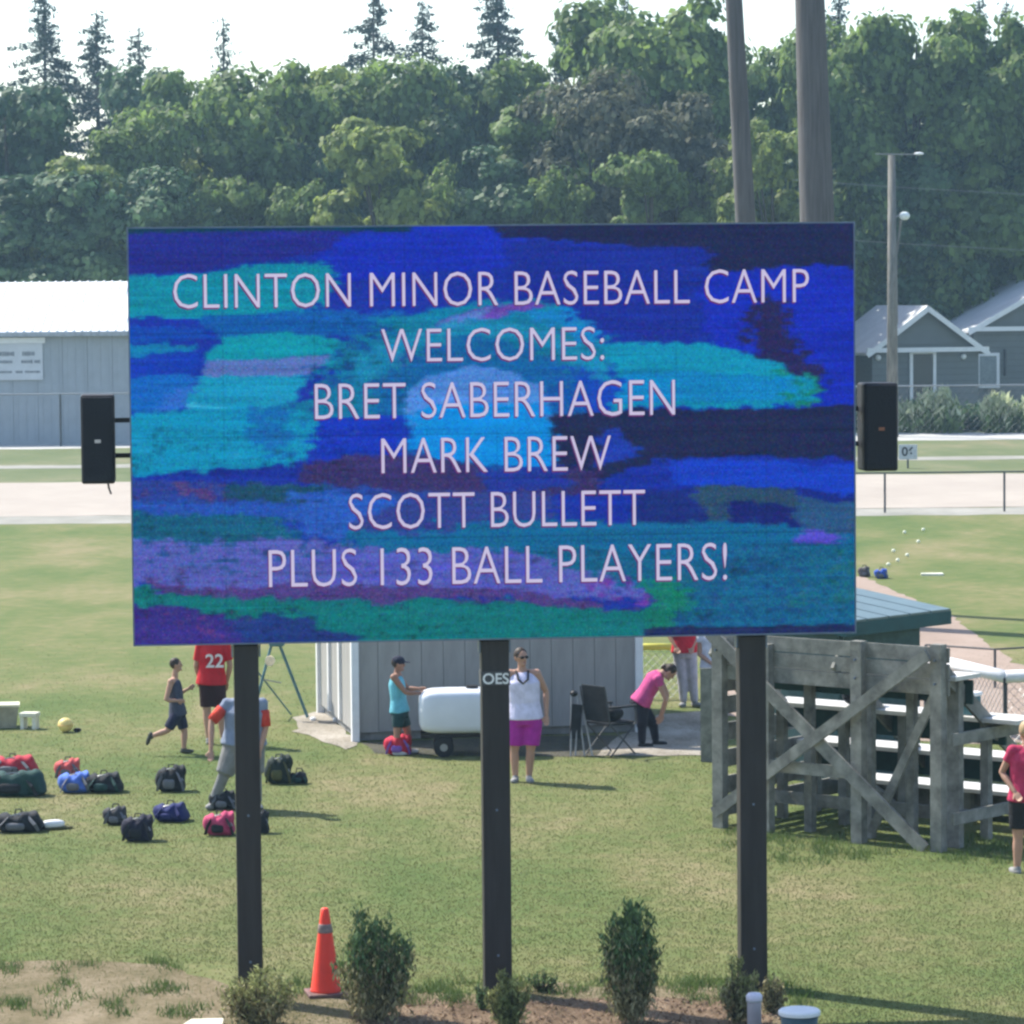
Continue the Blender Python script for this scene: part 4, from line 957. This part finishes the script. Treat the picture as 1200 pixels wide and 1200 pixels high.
M_hairb = mat('hair_brown', (.035, .022, .015), .6, .3, 20); M_hairbl = mat('hair_blonde', (.42, .3, .17), .6, .2, 20)
fab = lambda n, c: mat('fabric_' + n, c, .85, .2, 11, bump=.7)
# running boy
person('boy in dark tank top and shorts running to the right across the grass', (216, 884),
  dict(head=(208, 779, 0), neck=(206, 794, 0), chest=(206, 806, 0), pelvis=(209, 834, 0), shL=(203, 797, -.15), shR=(204, 797, .15), elL=(197, 818, -.2), wrL=(210, 819, -.17), elR=(206, 817, .2), wrR=(221, 808, .15),
       hipL=(208, 837, -.08), hipR=(210, 837, .08), knL=(197, 855, -.1), anL=(179, 861, -.1), knR=(216, 858, .08), anR=(215, 879, .06)), (1, 0, .05),
  shirt=fab('slate', (.05, .055, .085)), pants=fab('navy', (.018, .02, .05)), pants_len=.42, hair=M_hairb, shoes=mat('shoe_dark', (.06, .06, .05), .7), k=.76, toes=((-.35, 0, -1), (1, 0, 0)), shirt_low=.15)
# jersey 22
t22, j22, _ = person('man in red jersey numbered 22 and black shorts, back turned, behind the left post', (254, 872),
  dict(head=(253, 733, 0), neck=(252, 748, 0), chest=(250, 764, 0), pelvis=(249, 794, 0), shL=(237, 754, 0), shR=(266, 754, 0), elL=(231, 780, .02), wrL=(235, 800, .16), elR=(271, 780, .0), wrR=(266, 800, .12),
       hipL=(243, 797, 0), hipR=(256, 797, 0), knL=(243, 832, 0), anL=(245, 867, 0), knR=(259, 832, 0), anR=(262, 867, 0)), (0.1, 1, 0),
  shirt=fab('red_jersey', (.5, .012, .02)), sleeves=.75, pants=fab('black_red', (.03, .008, .01)), pants_len=.44, cap=fab('black', (.012, .012, .014)), hair=M_hairb, k=1.0, toes=((0, 1, 0), (.2, 1, 0)), shirt_low=.25)
flat_text('22', .25, t22, tuple(j22['chest'] + Vector((.045, -.145, -.11))), mat('number_cream', (.75, .68, .66), .7), 'number', .004)
# hunched person behind the left post
person('person in blue grey shirt with red sleeves, half hidden by the left post', (280, 948),
  dict(head=(292, 800, -.16), neck=(290, 818, -.06), chest=(289, 833, 0), pelvis=(287, 872, 0), shL=(268, 824, 0), shR=(309, 824, 0), elL=(250, 844, -.08), wrL=(250, 876, -.2), elR=(313, 852, -.05), wrR=(306, 878, -.15),
       hipL=(277, 873, 0), hipR=(297, 873, 0), knL=(264, 906, -.05), anL=(249, 941, 0), knR=(300, 906, 0), anR=(302, 942, 0)), (0.1, 1, -.3),
  shirt=fab('blue_grey', (.2, .24, .33)), sleeves=.3, sleeve_mat=fab('scarlet', (.55, .05, .03)), pants=fab('grey_trouser', (.2, .2, .2)), pants_len=.97, hair=M_hairb, k=.98, toes=((-.3, -1, 0), (.3, -1, 0)), wide=1.42)
# kid at the tank
person('child in black cap and turquoise tank top reaching for the white tank', (471, 884),
  dict(head=(468, 778, 0), neck=(466, 790, 0), chest=(466, 801, 0), pelvis=(469, 834, 0), shL=(463, 792, -.14), shR=(467, 792, .14), elL=(477, 810, -.16), wrL=(492, 811, -.12), elR=(478, 808, .16), wrR=(492, 808, .1),
       hipL=(468, 837, -.08), hipR=(471, 837, .08), knL=(466, 858, -.1), anL=(465, 879, -.1), knR=(478, 859, .1), anR=(478, 879, .1)), (1, -.05, -.1),
  shirt=fab('turquoise', (.13, .42, .52)), pants=fab('dark_teal', (.012, .045, .05)), pants_len=.34, cap=fab('cap_navy', (.015, .018, .04)), hair=M_hairb, skin=M_skin2, k=.82, toes=((1, 0, 0), (1, 0, 0)), shoes=mat('shoe_white', (.6, .6, .62)), socks=fab('red_sock', (.45, .03, .05)))
# woman in white tank
tw, jw, HPw = person('woman in white tank top and magenta shorts standing right of the middle post', (612, 916),
  dict(head=(612, 770, 0), neck=(613, 785, 0), chest=(614, 799, 0), pelvis=(615, 842, 0), shL=(599, 789, 0), shR=(630, 789, 0), elL=(594, 815, .05), wrL=(596, 839, -.02), elR=(641, 811, .06), wrR=(641, 838, -.02),
       hipL=(605, 845, 0), hipR=(625, 845, 0), knL=(603, 880, 0), anL=(604, 911, 0), knR=(622, 880, -.02), anR=(620, 911, 0)), (.5, -1, -.05),
  shirt=fab('white_lilac', (.62, .6, .78)), pants=fab('magenta', (.36, .02, .3)), pants_len=.4, hair=M_hairb, hair_long=.05, k=.96, toes=((-.2, -1, 0), (.2, -1, 0)), wide=1.22)
b = MB(); b.ell(HPw(-.032, .094, .016), (.026, .012, .019), None, 12, 8); b.ell(HPw(.032, .094, .016), (.026, .012, .019), None, 12, 8); b.tube([HPw(-.08, 0, .022), HPw(-.058, .08, .022), HPw(0, .1, .022), HPw(.058, .08, .022), HPw(.08, 0, .022)], .005, 6); b.build('sunglasses', M_black, tw)
b = MB(); b.tube([jw['neck'] + Vector((-.075, -.045, .0)), jw['chest'] + Vector((-.06, -.14, .05)), jw['chest'] + Vector((0, -.15, .0)), jw['chest'] + Vector((.06, -.14, .05)), jw['neck'] + Vector((.075, -.045, 0))], .014, 8); b.build('dark_neck_trim', M_black, tw)
# bending woman
person('woman in pink top and black trousers bending over beside the shed', (757, 874),
  dict(head=(785, 787, -.05), neck=(775, 788, 0), chest=(768, 795, 0), pelvis=(750, 824, 0), shL=(771, 794, -.16), shR=(772, 791, .16), elL=(780, 818, -.18), wrL=(774, 838, -.1), elR=(783, 816, .18), wrR=(777, 838, .1),
       hipL=(752, 829, -.08), hipR=(752, 829, .08), knL=(752, 850, -.12), anL=(752, 870, -.12), knR=(766, 850, .1), anR=(769, 870, .1)), (.6, -.1, -.8),
  shirt=fab('pink_top', (.5, .07, .22)), sleeves=.35, pants=fab('black_trouser', (.012, .012, .022)), pants_len=.97, hair=M_hairb, hair_long=.05, k=.86, toes=((1, 0, 0), (1, -.1, 0)), shoes=M_black, headup=(.8, 0, .6), wide=1.1)
# red shirt beyond
person('person in red shirt and pale grey trousers standing beyond the shed corner', (806, 828),
  dict(head=(800, 700, 0), neck=(801, 714, 0), chest=(802, 727, 0), pelvis=(803, 764, 0), shL=(787, 720, 0), shR=(817, 720, 0), elL=(784, 742, .05), wrL=(792, 757, -.1), elR=(819, 742, .05), wrR=(812, 757, -.1),
       hipL=(797, 767, 0), hipR=(809, 767, 0), knL=(800, 797, 0), anL=(801, 823, 0), knR=(812, 797, 0), anR=(814, 823, 0)), (0, -1, 0),
  shirt=fab('red_tee', (.55, .02, .04)), sleeves=.6, pants=fab('pale_trouser', (.42, .4, .47)), pants_len=.97, hair=M_hairb, k=.98, toes=((-.3, -1, 0), (.9, -1, 0)))
# white shirt behind bleacher post
person('person in white shirt standing behind the left end of the bleachers', (838, 848),
  dict(head=(834, 722, 0), neck=(834, 736, 0), chest=(834, 748, 0), pelvis=(836, 782, 0), shL=(822, 743, 0), shR=(846, 743, 0), elL=(820, 766, -.04), wrL=(834, 776, -.2), elR=(850, 765, 0), wrR=(842, 780, -.2),
       hipL=(830, 785, 0), hipR=(842, 785, 0), knL=(830, 815, 0), anL=(831, 843, 0), knR=(843, 815, 0), anR=(845, 843, 0)), (-.3, -1, 0),
  shirt=fab('white_tee', (.7, .7, .8)), sleeves=.4, pants=fab('stone_trouser', (.3, .3, .32)), pants_len=.97, hair=M_hairb, skin=M_skin, k=.9, toes=((0, -1, 0), (0, -1, 0)))
# woman at the right edge
person('blonde woman in raspberry red shirt and black shorts cut by the right edge', (1199, 1023),
  dict(head=(1203, 857, 0), neck=(1204, 874, 0), chest=(1204, 890, 0), pelvis=(1204, 938, 0), shL=(1187, 879, 0), shR=(1221, 879, 0), elL=(1175, 905, .06), wrL=(1188, 926, -.1), elR=(1232, 908, .05), wrR=(1222, 930, -.08),
       hipL=(1194, 941, 0), hipR=(1214, 941, 0), knL=(1193, 982, 0), anL=(1192, 1018, 0), knR=(1214, 982, 0), anR=(1215, 1018, 0)), (-.5, 1, 0),
  shirt=fab('raspberry', (.42, .03, .09)), sleeves=.5, pants=fab('black_shorts', (.012, .012, .014)), pants_len=.36, hair=M_hairbl, hair_long=.1, k=.93, toes=((-.3, 1, 0), (0, 1, 0)), wide=1.1)

# ------------------------------------------------------------ equipment by the shed
tb = G(545, 884)
tk = thing('tank_trailer', 'white rounded tank on small wheels in front of the shed', 'tank', (tb.x, tb.y, 0), R(2)); s_ = ppm(tb)
MB().ell((.02, 0, .58), (.62, .3, .285), None, 24, 14, .35).build('tank', mat('tank_white', (.62, .66, .72), .4, .06, 3), tk, smooth=True)
MB().tube([(.1, 0, .84), (.1, 0, .9)], .08, 14).build('filler_cap', M_black, tk)
b = MB(); b.box((0, -.2, .27), (1.15, .05, .05)); b.box((0, .2, .27), (1.15, .05, .05)); b.box((-.28, 0, .26), (.05, .45, .05)); b.box((.45, 0, .15), (.04, .3, .26)); b.build('chassis', M_black, tk)
for y in (-.26, .26):
    wv = MB(); wv.tube([(-.28, y - .045, .13), (-.28, y + .045, .13)], .13, 20); wo = wv.build('wheel', mat('tyre', (.015, .015, .017), .8), tk)
    MB().tube([(-.28, y - .055, .13), (-.28, y + .055, .13)], .05, 14).build('rim', M_pipe, wo)
cb = G(716, 884)
cc = thing('camp_chair', 'dark folding camp chair standing against the shed', 'chair', (cb.x, cb.y, 0), R(40))
M_cv = fab('charcoal_canvas', (.018, .02, .024))
MB().box((0, 0, .42), (.46, .42, .03)).build('seat', M_cv, cc); MB().beam((-.22, 0, .45), (-.3, 0, .92), .02, .44, (1, 0, 0)).build('backrest', M_cv, cc)
for y in (-.24, .24):
    MB().box((.0, y, .64), (.46, .06, .025)).build('armrest', M_cv, cc)
    MB().tube([(-.22, y, .0), (.22, y, .42), (.22, y, .64)], .011, 6).build('leg', M_dkpipe, cc); MB().tube([(.22, y, .0), (-.22, y, .42), (-.31, y, .9)], .011, 6).build('leg', M_dkpipe, cc)
MB().ell((.02, 0, .53), (.17, .14, .1)).build('bundled_cover', M_cv, cc, smooth=True)
cb = G(676, 886)
cd = thing('folded_chair', 'folded chair frame with grey tubes left of the camp chair', 'folded chair', (cb.x, cb.y, 0), R(5))
for x0, x1 in ((-.08, -.05), (-.02, .04), (.1, .02), (.2, .06)): MB().tube([(x0, 0, 0), (x1, .12, .78)], .012, 6).build('tube', M_pipe, cd)
MB().beam((-.02, .06, .22), (.02, .1, .66), .14, .06, (1, 0, 0)).build('folded_cloth', M_cv, cd)
MB().ell((-.02, .12, .8), (.05, .05, .04)).build('tube_end', M_black, cd)
# pitching machine on a tripod
pm_ = G(330, 842); s_ = ppm(pm_)
pmt = thing('pitching_machine', 'teal legged tripod pitching machine right of the left post', 'pitching machine', (pm_.x, pm_.y, 0))
lq = lambda px, py, y=0: ((px - 330) / s_, y, (842 - py) / s_)
M_tl = mat('teal_paint', (.06, .15, .18), .5)
for a, c, r_ in ((lq(325, 745), lq(361, 840, -.1), .022), (lq(300, 783), lq(340, 840, .25), .012), (lq(322, 745), lq(296, 842, -.2), .02)): MB().tube([a, c], r_, 8).build('leg', M_tl, pmt)
MB().box(lq(326, 744), (.22, .3, .3)).build('motor_housing', M_tl, pmt, bevel=.03)
b = MB(); q = lq(318, 773, -.12); b.tube([(q[0], q[1] - .03, q[2]), (q[0], q[1] + .03, q[2])], .07, 18); b.build('throwing_wheel', mat('cream_rubber', (.8, .68, .5), .5), pmt)
MB().tube([lq(305, 795), lq(330, 800)], .01, 6).build('cross_bar', M_pipe, pmt)
# debris near the gravel
for i, (px, py, r_) in enumerate(((395, 846, .05), (367, 845, .04), (392, 839, .035))):
    p = G(px, py); tag(MB().ell((p.x, p.y, r_ * .7), (r_ * 1.2, r_, r_ * .8), None, 8, 6).build('white_stone', M_white), ('larger', 'left hand', 'upper')[i] + ' white stone on the gravel beside the shed corner', 'stone', 'white stones by the shed')

# ------------------------------------------------------------ bags on the grass
def bag(px, py, wpx, hpx, m, label, m2=None, kind='pack', rz=0, cat='bag', seed=0):
    p = G(px, py); s_ = ppm(p); W, H = wpx * .92 / s_, hpx * .88 / s_; t = thing('sports_bag' if kind == 'duffel' else 'backpack', label, cat, (p.x, p.y, 0), rz)
    r_ = random.Random(seed); D = min(W, .4) * (.8 if kind == 'duffel' else .7)
    b = MB(); b.ell((0, 0, H * .46), (W * .48, D * .5, H * .5), None, 20, 12, .62)
    if kind == 'pack': b.ell((W * .05, 0, H * .72), (W * .3, D * .4, H * .3), None, 14, 8, .8)
    if kind == 'duffel': b.ell((W * .3, .02, H * .35), (W * .24, D * .55, H * .36), None, 14, 8, .7)
    for i in range(5): b.ell((r_.uniform(-.35, .35) * W, r_.uniform(-.3, .3) * D, H * r_.uniform(.25, .75)), (W * r_.uniform(.1, .2), D * .3, H * .2), None, 10, 6)
    o_ = remesh(b.build('body', m, t), max(.012, W / 40), 2); n3 = len(o_.data.vertices); co = np.empty(n3 * 3); o_.data.vertices.foreach_get('co', co); co = co.reshape(-1, 3)
    ph = r_.uniform(0, 6); k3 = 14 / max(W, .3) * .55
    co[:, 2] *= 1 + .10 * np.sin(co[:, 0] * k3 + ph * 2.3 + 1.2) + .06 * np.sin(co[:, 0] * k3 * 2.7 + co[:, 1] * 9); co[:, 1] += .02 * np.sin(co[:, 0] * 23 + co[:, 2] * 17 + ph); co[:, 0] += .018 * np.sin(co[:, 2] * 21 + ph)
    o_.data.vertices.foreach_set('co', co.ravel()); o_.data.update()
    MB().tube([(W * q_ / 8 * .8, -D * .3, H * (.93 - .5 * (q_ / 4) ** 2)) for q_ in range(-4, 5)], .008, 5).build('zip', M_pipe, t)
    MB().ell((-W * .05, -D * .45, H * .34), (W * .2, D * .18, H * .2), None, 14, 8, .6).build('pocket', m2 or m, t, smooth=True)
    MB().tube([(-.04, 0, H * .85), (-.03, 0, H * .85 + .06), (.03, 0, H * .85 + .06), (.05, 0, H * .85)], .009, 6).build('handle', M_black, t)
    for s1 in (-1, 1):
        MB().tube([(s1 * W * .2, -D * .35, H * .8), (s1 * W * .35, -D * .62, H * .45), (s1 * W * .42, -D * .5, .02)], [(.02, .006)] * 3, 6).build('strap', m2 or M_black, t)
    return t
K = fab('bag_black', (.016, .018, .022)); NV = fab('bag_navy', (.015, .02, .10)); RD = fab('bag_red', (.4, .03, .05)); GN = fab('bag_dark_green', (.015, .05, .045)); GY = fab('bag_grey', (.13, .135, .15))
bag(15, 908, 62, 26, RD, 'dark red bag lying behind the dark green one at the left edge', GY, 'duffel')
bag(18, 932, 76, 34, GN, 'dark green sports bag at the left edge of the grass', K, 'duffel', R(-6))
bag(80, 912, 34, 26, fab('bag_coral', (.5, .09, .09)), 'small red and white bag behind the blue duffel', GY)
bag(88, 928, 42, 27, fab('bag_blue', (.08, .16, .5)), 'pale blue bag resting against a black duffel', GY, 'duffel', R(5))
bag(122, 928, 46, 26, K, 'black duffel joined end to end with the pale blue bag', GN, 'duffel')
bag(201, 927, 40, 34, K, 'black backpack with pale strap standing alone on the grass', GY)
bag(22, 974, 62, 26, K, 'flat black bag at the left edge nearest the camera', GY, 'duffel', R(4))
bag(136, 966, 32, 24, fab('bag_charcoal', (.04, .04, .045)), 'charcoal bag left of the cluster of three', GY)
bag(200, 962, 42, 24, NV, 'navy blue bag right of the cluster of three', NV, 'duffel', R(-8))
bag(162, 985, 42, 34, fab('bag_ink', (.014, .014, .03)), 'ink black bag nearest in the cluster of three', K)
bag(258, 978, 42, 30, fab('bag_raspberry', (.42, .05, .12)), 'raspberry and black bag left of the left post', K)
bag(262, 948, 36, 24, K, 'black bag beside the shoes of the person at the post', GY)
bag(305, 976, 26, 30, K, 'black bag just right of the left post', K)
bag(327, 918, 36, 38, fab('bag_forest', (.02, .03, .025)), 'upright black backpack with olive flap right of the left post', fab('olive', (.08, .08, .03)))
bag(351, 918, 22, 16, K, 'small black pouch beside the upright backpack', GN)
bag(467, 884, 36, 26, fab('bag_crimson', (.45, .02, .05)), 'crimson bag on the ground at the feet of the child', fab('violet', (.2, .1, .4)))
bag(1013, 676, 16, 14, fab('bag_brown', (.07, .06, .06)), 'far brown bag by the infield edge, nearest the board', GY)
bag(1033, 678, 18, 13, fab('bag_royal', (.03, .08, .35)), 'far royal blue bag by the infield edge', GY)
p = G(62, 972); tb_ = thing('white_cleat', 'white shoe lying on a cloth right of the flat black bag', 'shoe', (p.x, p.y, 0), R(20))
MB().ell((0, 0, .06), (.14, .06, .05), None, 14, 8, .8).build('upper', M_white, tb_, smooth=True); MB().ell((.05, 0, .02), (.2, .09, .02)).build('sole', fab('olive', (.08, .08, .03)), tb_)
bg0 = bag  # black bag and teal cooler on the bleachers
mw = bl.matrix_world
ang = bl.rotation_euler.z; rot = Matrix.Rotation(ang, 3, 'Z'); BLW = lambda x, y, z: rot @ Vector((x, y, z)) + Vector((L0.x, L0.y, 0))
q = BLW(1.15, 1.02, 1.355); t = thing('backpack', 'black backpack resting on the second seat row of the bleachers', 'bag', q)
remesh(MB().ell((0, 0, .16), (.19, .12, .16), None, 14, 8, .7).ell((.05, 0, .24), (.1, .1, .09)).build('body', K, t), .015); MB().tube([(-.16, 0, .1), (-.22, -.02, .2), (-.12, 0, .3)], .012, 6).build('strap', GY, t)
q = BLW(2.55, 1.02, 1.355); t = thing('cooler_box', 'teal cooler box on the second seat row of the bleachers', 'cooler', q, ang)
MB().box((0, 0, .1), (.3, .2, .2)).build('body', M_tl, t, bevel=.015); MB().box((0, 0, .225), (.32, .22, .045)).build('lid', M_white, t, bevel=.01)

# boxes, ball, far baseballs
p = G(2, 852); s_ = ppm(p); t = thing('storage_bin', 'cream bin at the left edge of the field', 'bin', (p.x, p.y, 0), R(8))
MB().hexa([(-.22, -.17, 0), (.2, -.17, 0), (.2, .17, 0), (-.22, .17, 0), (-.26, -.2, .3), (.24, -.2, .3), (.24, .2, .3), (-.26, .2, .3)]).build('body', mat('bin_cream', (.3, .28, .2), .8, .35, 4), t, bevel=.01); MB().box((-.01, 0, .315), (.53, .43, .03)).build('rim', mat('bin_rim', (.55, .52, .38), .7), t)
p = G(35, 854); t = thing('step_stool', 'small white stool right of the cream bin', 'stool', (p.x, p.y, 0), R(-10))
MB().box((0, 0, .2), (.25, .2, .06)).build('seat', mat('stool_white', (.65, .64, .52), .7), t, bevel=.01)
for x in (-.085, .085): MB().box((x, 0, .085), (.05, .18, .17)).build('leg', mat('stool_white', (.65, .64, .52)), t)
p = G(77, 858); t = thing('yellow_ball', 'pale yellow ball with a dark rag beside it on the grass', 'ball', (p.x, p.y, 0)); MB().ell((0, 0, .1), (.105, .105, .1), None, 18, 12).build('ball', mat('ball_yellow', (.75, .6, .22), .5), t, smooth=True)
MB().ell((.0, -.01, .1), (.112, .112, .012), None, 18, 6).build('seam_band', mat('ball_orange', (.6, .35, .1), .5), t, smooth=True); tag(MB().ell((p.x + .16, p.y, .03), (.06, .04, .03), None, 8, 6).build('dark_rag', K), 'small dark rag right of the pale yellow ball', 'rag')
bm = MB().ell((0, 0, .05), (.045, .045, .042), None, 10, 8).mesh('baseball', mat('ball_white', (.75, .76, .6), .5))
for px, py, lab in ((1047, 648, 'third'), (1063, 653, 'rightmost'), (1052, 659, 'nearest'), (1041, 664, 'leftmost'), (1060, 626, 'far left'), (1082, 623, 'farthest'), (1076, 637, 'lone upper')):
    p = G(px, py); tag(link('baseball', bm, None, loc=(p.x, p.y, 0)), lab + ' of the white baseballs scattered on the outfield grass', 'baseball', 'baseballs scattered on the outfield')
p = G(1091, 674); tag(MB().prism([(-.22, -.12), (.25, -.16), (.25, .15), (-.2, .1)], 0, .04).build('field_base', mat('base_white', (.6, .6, .5)), loc=(p.x, p.y, .0)), 'flat white base lying on the grass beyond the dugout', 'base')

# ------------------------------------------------------------ foreground: cone, pipe, bucket, slab
p = G(382, 1166); s_ = ppm(p); t = thing('traffic_cone', 'orange traffic cone with grey collar in front of the board', 'traffic cone', (p.x, p.y, 0), R(12)); h = 103 / s_
MB().box((0, 0, .018), (.34, .34, .036)).build('base', mat('cone_base', (.16, .09, .08), .7, .5, 9), t, bevel=.012)
prof = [(.135, .036), (.13, .05), (.045, h * .88), (.034, h - .01), (.02, h)]
MB().lathe(prof, n=28).build('cone_body', mat('cone_orange', (.85, .055, .03), .5, .08, 6), t, smooth=True)
rz = lambda z: .13 + (.045 - .13) * (z - .05) / (h * .88 - .05) + .003
MB().lathe([(rz(h * .72), h * .72), (rz(h * .72) + .002, h * .73), (rz(h * .82) + .002, h * .81), (rz(h * .82), h * .82)], n=28).build('collar', mat('dirty_reflective', (.22, .17, .16), .6, .4, 25), t, smooth=True)
p = G(884, 1212); t = thing('white_pipe', 'white capped plastic pipe standing before the right post', 'pipe', (p.x, p.y, 0)); s_ = ppm(p)
MB().lathe([(.058, 0), (.058, .27), (.066, .275), (.066, .315), (.05, .335), (.01, .34)], n=20).build('tube', mat('pvc', (.6, .58, .68), .4, .06), t, smooth=True)
MB().lathe([(.0665, .268), (.068, .272), (.0665, .28)], n=20).build('collar', M_pipe, t)
p = G(937, 1224); t = thing('lidded_bucket', 'teal bucket with white lid at the bottom edge', 'bucket', (p.x, p.y, 0))
MB().lathe([(.12, 0), (.155, .24)], n=28).build('body', mat('bucket_teal', (.05, .09, .11), .5), t, smooth=True); MB().lathe([(.162, .24), (.168, .245), (.168, .27), (.155, .282), (.05, .285)], n=28).build('lid', M_white, t, smooth=False)
p = G(240, 1203); t = tag(MB().prism([(-.17, -.14), (.16, -.16), (.15, .1), (-.12, .08)], 0, .05).build('pale_slab', mat('slab', (.7, .66, .52), .7, .12, 9), loc=(p.x, p.y, 0), bevel=.008), 'pale flat slab on bare soil at the bottom left', 'slab')

# ------------------------------------------------------------ haze
hb = MB(); hb.box((0, 120, 14.5), (400, 280, 31)); hz = hb.build('haze', [])
hm = bpy.data.materials.new('haze_air'); hm.use_nodes = True; hn = hm.node_tree; hn.nodes.remove(hn.nodes['Principled BSDF'])
pv = hn.nodes.new('ShaderNodeVolumePrincipled'); pv.inputs['Color'].default_value = (.5, .78, 1, 1); pv.inputs['Density'].default_value = .00045; pv.inputs['Anisotropy'].default_value = .3
hn.links.new(pv.outputs[0], hn.nodes['Material Output'].inputs['Volume']); hz.data.materials.append(hm); hz['kind'] = 'stuff'
